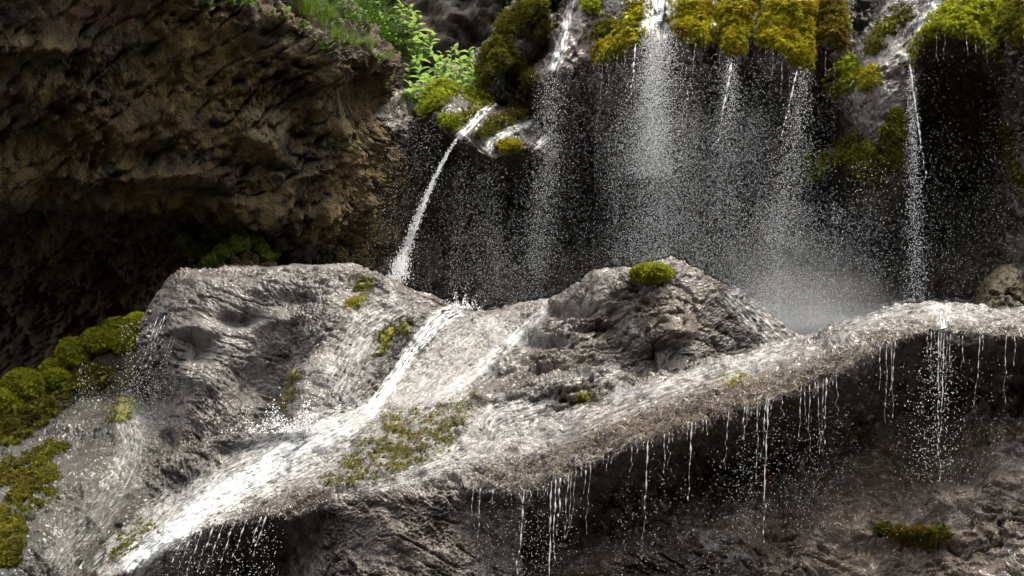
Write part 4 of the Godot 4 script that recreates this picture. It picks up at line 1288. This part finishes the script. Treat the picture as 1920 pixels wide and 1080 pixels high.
func build_plants() -> void:
	# large-leaved plants beside the spout rock
	var where := [[805, 160, 12.2, 0.16], [830, 150, 12.3, 0.22], [855, 155, 12.35, 0.26], [880, 158, 12.4, 0.24], [898, 150, 12.5, 0.22], [790, 140, 12.5, 0.26], [818, 130, 12.7, 0.26], [845, 130, 12.7, 0.28], [868, 135, 12.8, 0.30], [890, 125, 12.9, 0.24], [780, 105, 12.6, 0.26], [800, 95, 12.9, 0.24], [770, 70, 12.5, 0.26], [785, 60, 12.8, 0.28], [765, 130, 12.4, 0.2], [765, 40, 12.6, 0.24], [748, 30, 12.4, 0.22], [815, 165, 12.1, 0.10], [870, 165, 12.2, 0.14], [775, 165, 12.2, 0.14]]
	for i in where.size():
		var w: Array = where[i]
		var fl: bool = i in [8, 9, 13]
		leafy_plant("tall green plant with pointed leaves and small purple heads behind the spout rock" if fl else "green plant with large pointed leaves behind the spout rock", at(w[0], w[1] + 18, w[2]), w[3] * rng.randf_range(0.9, 1.2), 14 if w[3] > 0.2 else 9, rng.randf_range(0.12, 0.19), fl)
	# herbs along the top of the cliff
	var gh := "small herbs along the cliff top"
	for h in [[600, 20, 0.16], [630, 14, 0.18], [660, 22, 0.18], [690, 18, 0.18], [715, 26, 0.18], [740, 34, 0.16], [650, 2, 0.2], [700, 2, 0.2], [735, 8, 0.2], [725, 50, 0.14], [745, 55, 0.14], [610, -2, 0.18], [680, -10, 0.2], [760, 80, 0.12]]:
		var d := clampf(surf_depth(h[0], h[1] + 24), 10.2, 12.4) + 0.15
		small_herb("low bushy herb with small white blossoms on the cliff top" if int(h[0]) % 20 == 0 else "low bushy green herb on the cliff top", at(h[0], h[1] + 34, d), h[2], h[2] * 1.2, 130, 0.055, gh, "herb", 9 if int(h[0]) % 20 == 0 else 0)
	for s in [["small leafy sprig at the brink of the cliff, beside the frayed grass", 525, 30, 0.07, 0.09], ["sprig of three leaves on the ochre cliff's brow", 466, 14, 0.05, 0.06], ["leafy sprig hanging on at the cliff's upper edge", 427, 10, 0.05, 0.06], ["tiny sprig at the dry end of the cliff's upper edge", 386, 8, 0.04, 0.05], ["lone lime-green seedling on the cliff face under the grass", 616, 98, 0.06, 0.10], ["tiny green seedling on the earth under the frayed grass", 570, 56, 0.04, 0.04], ["thin herb on the bare corner of the cliff", 706, 118, 0.05, 0.06]]:
		var d := clampf(surf_depth(s[1], s[2]), 8.5, 12.0)
		small_herb(s[0], at(s[1], s[2], d - 0.03), s[3], s[4] * 1.3, 14, 0.075, "sprigs on the cliff face")
	# grass
	var gg := "grass tufts on the cliff brow"
	for t in [["long frayed grass tuft at the cliff's brink", 575, 28, 0.26, 0.16, 150], ["grass tuft bending over the brow beside the herbs", 602, 46, 0.22, 0.15, 130], ["short grass tuft on the earthy brow", 632, 70, 0.16, 0.12, 100], ["short grass tuft on the earthy brow", 652, 78, 0.13, 0.11, 90], ["bright upright grass tuft on the bare brow", 692, 92, 0.17, 0.08, 130], ["short grass tuft on the earthy brow", 668, 84, 0.10, 0.10, 70], ["dry wisp of grass on the corner of the cliff", 730, 108, 0.12, 0.08, 40], ["grass tuft at the top of the slope behind the frayed one", 590, 10, 0.24, 0.18, 120], ["grass tuft among the first herbs", 618, 34, 0.2, 0.16, 110]]:
		var d := clampf(surf_depth(t[1], t[2] + 3), 9.4, 12.0)
		grass_tuft(t[0], at(t[1], t[2] + 2, d), t[3], t[4], t[5], gg)

func build_water() -> void:
	# running films on the rock; on wide faint ones white paints the sky sheen
	film("stream", "white stream shooting down the channel between the domes", [[872, 577, 20, 0.6], [830, 598, 24, 0.5], [785, 640, 18, 0.5], [750, 690, 15, 0.58], [715, 745, 16, 0.52], [680, 785, 22, 0.48]], 0.010, 1.4, 0.0, 7.5, 10.6)
	film("stream", "broad white stream sliding over the lower slope out of the gorge", [[700, 775, 24, 0.25], [620, 812, 30, 0.35], [540, 855, 30, 0.42], [460, 905, 28, 0.5], [380, 955, 25, 0.58], [310, 1010, 23, 0.62], [255, 1062, 23, 0.62], [230, 1090, 23, 0.62]], 0.012, 1.3, 3.0, 6.5, 9.0)
	film("water_and_sheen", "torn skirt of shallow water along the lower stream", [[720, 765, 50, 0.108], [620, 815, 74, 0.168], [540, 862, 78, 0.18], [450, 912, 74, 0.192], [370, 965, 66, 0.21], [290, 1030, 60, 0.21], [240, 1080, 56, 0.21]], 0.006, 2.2, 5.0, 6.5, 9.0)
	film("water_and_sheen", "thin sheet of water with painted white sheen over the channel slab", [[980, 575, 80, 0.048], [900, 650, 96, 0.072], [820, 720, 96, 0.084], [740, 780, 86, 0.072]], 0.003, 2.6, 6.0, 7.5, 10.6)
	film("water_and_sheen", "narrow rill along the foot of the brown dome", [[1030, 575, 12, 0.18], [960, 640, 14, 0.24], [890, 700, 14, 0.24], [810, 755, 16, 0.18]], 0.006, 1.6, 9.0, 7.5, 10.6)
	film("water_and_sheen", "thin water film with painted white sheen on the flank of the grey dome", [[770, 575, 60, 0.072], [700, 620, 70, 0.084], [650, 690, 60, 0.072], [620, 760, 50, 0.06]], 0.003, 3.0, 12.0, 7.8, 10.6)
	film("water_and_sheen", "thin water film with painted white sheen over the crest of the front ledge below the mist", [[1510, 645, 22, 0.096], [1400, 680, 34, 0.12], [1280, 722, 36, 0.12], [1160, 765, 36, 0.108], [1060, 810, 34, 0.072], [960, 850, 28, 0.06]], 0.004, 2.2, 15.0, 7.0, 9.2)
	film("water_and_sheen", "white film on the end of the front ledge feeding its drips", [[1765, 570, 22, 0.27], [1768, 595, 18, 0.3], [1770, 625, 13, 0.42]], 0.010, 1.4, 18.0, 6.6, 8.8)
	film("water_and_sheen", "broad water film with painted white sheen along the crest of the front ledge", [[1560, 625, 26, 0.072], [1660, 590, 26, 0.084], [1760, 580, 24, 0.084], [1860, 592, 24, 0.072], [1918, 592, 20, 0.06]], 0.004, 2.6, 20.0, 6.6, 8.8)
	film("water_and_sheen", "thin water film with painted white sheen over the pale slope above the moss patch", [[1180, 700, 40, 0.09], [1060, 745, 50, 0.12], [940, 785, 60, 0.12], [900, 830, 50, 0.09], [800, 880, 26, 0.12], [660, 925, 20, 0.12]], 0.003, 2.8, 22.0, 6.8, 9.2)
	film("water_and_sheen", "painted white gleam on the wet side of the brown dome below the mist", [[1360, 545, 30, 0.084], [1420, 600, 34, 0.096], [1480, 645, 30, 0.096]], 0.003, 3.0, 25.0, 8.2, 10.2)
	film("water_and_sheen", "spray film running over the rounded rock", [[235, 775, 36, 0.07], [250, 840, 34, 0.07], [215, 920, 44, 0.06], [150, 1010, 48, 0.05], [100, 1075, 40, 0.072]], 0.005, 2.4, 28.0, 6.5, 9.4)
	film("water_and_sheen", "misty runnel between the rounded rock and the lower stream", [[330, 920, 30, 0.096], [280, 985, 36, 0.144], [215, 1040, 36, 0.18], [170, 1085, 34, 0.18]], 0.008, 2.0, 30.0, 6.5, 8.8)
	film("waterfall", "white main fall pouring between the moss lobes", [[1240, -6, 34, 0.8], [1238, 20, 36, 0.85], [1232, 50, 36, 0.8], [1228, 84, 36, 0.6]], 0.03, 1.6, 33.0, 10.5, 12.4)
	film("water_and_sheen", "white chute between two moss lobes", [[1424, 20, 8, 0.3], [1412, 50, 12, 0.55], [1400, 78, 14, 0.55], [1386, 106, 13, 0.45]], 0.014, 1.6, 35.0, 10.5, 12.4)
	film("water_and_sheen", "thin white fall over the brown rock face", [[1072, 0, 9, 0.25], [1062, 50, 11, 0.3], [1050, 100, 12, 0.42], [1036, 138, 13, 0.55]], 0.014, 1.8, 37.0, 10.8, 12.4)
	film("water_and_sheen", "white wet seam between two moss lobes", [[1340, 0, 7, 0.2], [1338, 50, 8, 0.3], [1340, 92, 10, 0.5]], 0.014, 1.6, 39.0, 10.5, 12.4)
	film("water_and_sheen", "jet running over the back of the spout rock", [[932, 192, 7, 0.6], [905, 212, 9, 0.65], [880, 238, 10, 0.65], [856, 262, 10, 0.65]], 0.014, 1.2, 41.0, 10.6, 12.2)
	film("water_and_sheen", "white skin of water on the low hump of the spout rock", [[1000, 230, 7, 0.3], [960, 244, 9, 0.45], [925, 262, 11, 0.45], [915, 285, 9, 0.3]], 0.008, 1.4, 43.0, 10.6, 12.2)
	film("water_and_sheen", "white skin of water at the far end of the spout rock", [[1036, 250, 8, 0.35], [1015, 268, 9, 0.45], [998, 280, 7, 0.3]], 0.008, 1.4, 45.0, 10.6, 12.4)
	film("water_and_sheen", "pale run of water down the top of the grey rib", [[1765, 0, 16, 0.35], [1735, 50, 18, 0.4], [1712, 100, 14, 0.5], [1704, 130, 8, 0.6]], 0.010, 1.6, 47.0, 10.2, 12.0)
	# strands under the lips
	var gs := "strands of water dripping from the front ledge"
	var lip := [[880, 928], [1000, 934], [1130, 872], [1290, 810], [1440, 762], [1570, 714], [1652, 662], [1740, 634], [1800, 644], [1860, 640], [1920, 646]]
	var xs := [888, 900, 925, 958, 975, 1008, 1018, 1060, 1072, 1090, 1100, 1140, 1150, 1185, 1195, 1215, 1222, 1245, 1262, 1290, 1297, 1318, 1324, 1366, 1396, 1402, 1410, 1420, 1425, 1437, 1440, 1443, 1466, 1502, 1510, 1528, 1534, 1545, 1550, 1560, 1568, 1640, 1650, 1672, 1678, 1740, 1746, 1752, 1760, 1765, 1770, 1776, 1798, 1804, 1838, 1842, 1886, 1902, 983, 990, 995, 1028, 1034, 1042, 1050, 1022, 1066, 1080, 1108, 1206, 1254, 1304, 1450, 1518, 1662, 1782]
	for x in xs:
		var y := 0.0
		for k in lip.size() - 1:
			if x >= lip[k][0] and x <= lip[k + 1][0]:
				y = lerpf(lip[k][1], lip[k + 1][1], (x - lip[k][0]) / float(lip[k + 1][0] - lip[k][0]))
		var d := clampf(surf_depth(x, y - 14), 6.85, 7.25) - 0.03
		var big: bool = x in [1000, 1042, 1050, 1215, 1297, 1437, 1440, 1550, 1760, 1765, 1770, 1034, 983]
		strand("drip_strand", "thick braided strand of water pouring from the front ledge's lip" if big else "thin strand of water dripping from the front ledge's lip", gs, at(x, y - 14, d), (0.04 + 0.45 * pow(rng.randf(), 2.2)) * (1.4 if big else 1.0) + (0.2 if big else 0.0), 0.0052 if big else rng.randf_range(0.0018, 0.0034), rng.randf_range(-0.12, 0.0))
	for x in [345, 362, 380, 400, 418, 440, 462, 490, 500]:
		strand("drip_strand", "thin strand of water dripping beside the lower stream", "strands dripping beside the lower stream", at(x, 1000 - (x - 345) * 0.22, 6.9), rng.randf_range(0.15, 0.3), 0.0045, -0.35)
	for x in [296, 303, 310, 330, 337]:
		strand("drip_strand", "thin strand of water falling from the shoulder of the grey dome", "strands falling from the grey dome's shoulder", at(x, 588 + rng.randf_range(0, 20), 8.8), rng.randf_range(0.22, 0.4), 0.005, -0.3)
	strand("drip_strand", "strand falling from the slanting moss apron beside the main fall", "", at(1192, 82, 10.9), 0.5, 0.010, -0.1)
	strand("drip_strand", "strand falling from the white chute's end", "", at(1372, 118, 10.8), 0.7, 0.012, -0.2)
	strand("drip_strand", "strand falling from the tip of the broadest moss lobe", "", at(1494, 134, 10.8), 0.6, 0.010, -0.25)
	strand("drip_strand", "long strand falling from the foot of the arch's moss", "", at(1706, 120, 10.4), 1.0, 0.010, 0.1)
	for x in [1118, 1130, 1142, 1158, 1172, 1204, 1270, 1286, 1304, 1322, 1352, 1366, 1436, 1450, 1466, 1482, 1520, 1548, 1566, 1756, 1772, 1790, 1812, 1830, 1850]:
		var y := 60.0
		for yy in range(60, 150, 3):
			if surf_depth(x, yy) > surf_depth(x, yy - 6) + 0.03 or yy > 140:
				break
			y = yy
		strand("drip_strand", "thin thread of water trickling from the hanging moss", "threads of water under the hanging moss", at(x, y, surf_depth(x, y) - 0.04), rng.randf_range(0.08, 0.34), rng.randf_range(0.0016, 0.003), rng.randf_range(-0.15, 0.0))
	# falling drops
	drops("falling_drops", "veil of countless bright drops falling before the dark wall", [
		[1000, 1570, 120, 600, 11.3, 0.5, 36000, 0.0042, -10], [1120, 1480, 100, 600, 11.1, 0.35, 30000, 0.0046, -15],
		[1190, 1290, 60, 600, 10.95, 0.25, 18000, 0.0050, 0, 0.4], [1205, 1250, 60, 330, 10.9, 0.15, 7000, 0.0058, -10, 0.6], [1330, 1410, 110, 600, 10.9, 0.2, 5500, 0.0052, -20, 0.15],
		[1470, 1540, 130, 460, 10.9, 0.2, 3600, 0.0055, -40, 0.25], [1010, 1060, 140, 520, 11.1, 0.2, 3200, 0.005, -20, 0.5], [1400, 1580, 380, 620, 10.6, 0.3, 14000, 0.0036, 0, 1.0], [1150, 1500, 200, 610, 11.0, 0.4, 34000, 0.0030, 0]])
	drops("falling_drops", "scattered drops falling in the dark alcove under the arch", [[1690, 1910, 90, 580, 10.7, 0.4, 5600, 0.0044, 0], [1695, 1722, 130, 580, 10.4, 0.15, 2600, 0.0056, 12, 0.3], [1560, 1700, 300, 600, 10.6, 0.3, 3000, 0.0052, 0]])
	drops("falling_drops", "drops raining from the spout rock's edge", [[700, 880, 225, 570, 11.2, 0.4, 9000, 0.0043, -20], [850, 1050, 300, 570, 11.2, 0.35, 13000, 0.0043, -10], [640, 760, 380, 540, 11.2, 0.4, 900, 0.005, 0]])
	jet()
	drops("falling_drops", "large drops falling below the front ledge's lip", [[890, 1180, 930, 1120, 6.85, 0.2, 2000, 0.0034, -10], [1150, 1560, 840, 1090, 6.85, 0.25, 2000, 0.0032, 0], [1380, 1600, 760, 1000, 6.9, 0.25, 1600, 0.0032, 0], [1600, 1900, 670, 1040, 6.85, 0.2, 1600, 0.0032, 0], [1725, 1795, 640, 900, 6.9, 0.1, 800, 0.0042, -10, 0.4]])
	drops("falling_drops", "drops raining from the grey dome's shoulder onto the rounded rock", [[225, 345, 600, 740, 8.85, 0.12, 1100, 0.005, -25], [150, 330, 680, 800, 8.75, 0.15, 1500, 0.004, -15]])
	drops("falling_drops", "drops spattering beside the lower stream", [[310, 540, 960, 1090, 6.8, 0.12, 700, 0.0038, -20]])
	splash("white splash where the jet lands at the head of the channel", 868, 580, 9.45, 0.12, 0.035, 320, 0.008)
	splash("white splash where the stream strikes the foot of the grey dome", 560, 812, 7.95, 0.34, 0.07, 1100, 0.008)
	# mist
	mist("white mist rising where the main fall lands behind the ledge", 1510, 680, 10.0, 2.0, 1.25, 0.8, 0.075, 80)
	mist("faint mist where the drips strike the rounded rock", 255, 790, 8.6, 0.5, 0.35, 0.4, 0.22, 12)

# the slanting jet from the spout rock: a breaking rope of water and drops
func jet() -> void:
	var o := thing("water_jet", "slanting white jet leaping from the spout rock to the channel", "water")
	var path := [[858, 258, 10.85], [838, 290, 10.8], [815, 335, 10.7], [795, 380, 10.6], [775, 430, 10.5], [757, 480, 10.4], [742, 530, 9.9]]
	var pts := PackedVector3Array()
	for q in path:
		pts.append(at(q[0], q[1], q[2]))
	var line := resample(pts, 60)
	var st := SurfaceTool.new()
	st.begin(Mesh.PRIMITIVE_TRIANGLES)
	st.set_smooth_group(0)
	for k in 22:
		var a := rng.randi_range(0, 54)
		var n := rng.randi_range(4, 9) if a < 34 else rng.randi_range(2, 4)
		var path2 := PackedVector3Array()
		var rr := PackedFloat32Array()
		var off := Vector3(rng.randfn(), rng.randfn() * 0.4, rng.randfn()) * (0.005 + 0.012 * a / 60.0)
		for i in n + 1:
			if a + i < 60:
				path2.append(line[a + i] + off + Vector3(rng.randfn(), 0, rng.randfn()) * 0.004)
				rr.append(0.006 * sin(PI * (i + 0.15) / (n + 0.3)) * rng.randf_range(0.6, 1.2) + 0.001)
		if path2.size() > 2:
			tube(st, path2, rr)
	st.generate_normals()
	put("rope", st.commit(), mat.drop, o)
	var where: Array[Transform3D] = []
	for k in 2400:
		var t := pow(rng.randf(), 0.7)
		var p := line[int(t * 59.0)] + Vector3(rng.randfn(), rng.randfn() * 0.7, rng.randfn()) * (0.008 + 0.04 * t * t)
		var s := 0.0085 * rng.randf_range(0.5, 1.3)
		where.append(Transform3D(Basis.from_scale(Vector3(s, s * 1.5, s)), p))
	copies("drops", where, PackedColorArray(), noise.drop, mat.drop, o).set_meta("kind", "stuff")

func splash(label: String, px: float, py: float, d: float, w: float, h: float, n: int, size: float) -> void:
	var c := at(px, py, d)
	var where: Array[Transform3D] = []
	for k in n:
		var u := rng.randfn()
		var p := c + Vector3(u * w * 0.5, absf(rng.randfn()) * h * (1.0 + 0.6 * sin(u * 5.0)) - u * w * 0.0, rng.randfn() * 0.06)
		var s := size * rng.randf_range(0.35, 1.4)
		where.append(Transform3D(Basis(Vector3(rng.randf(), rng.randf(), rng.randf() + 0.1).normalized(), rng.randf() * TAU).scaled_local(Vector3(s, s * rng.randf_range(0.8, 2.2), s)), p))
	var o := copies(numbered("splash"), where, PackedColorArray(), noise.drop, mat.drop)
	tag(o, label, "water", "", "stuff")
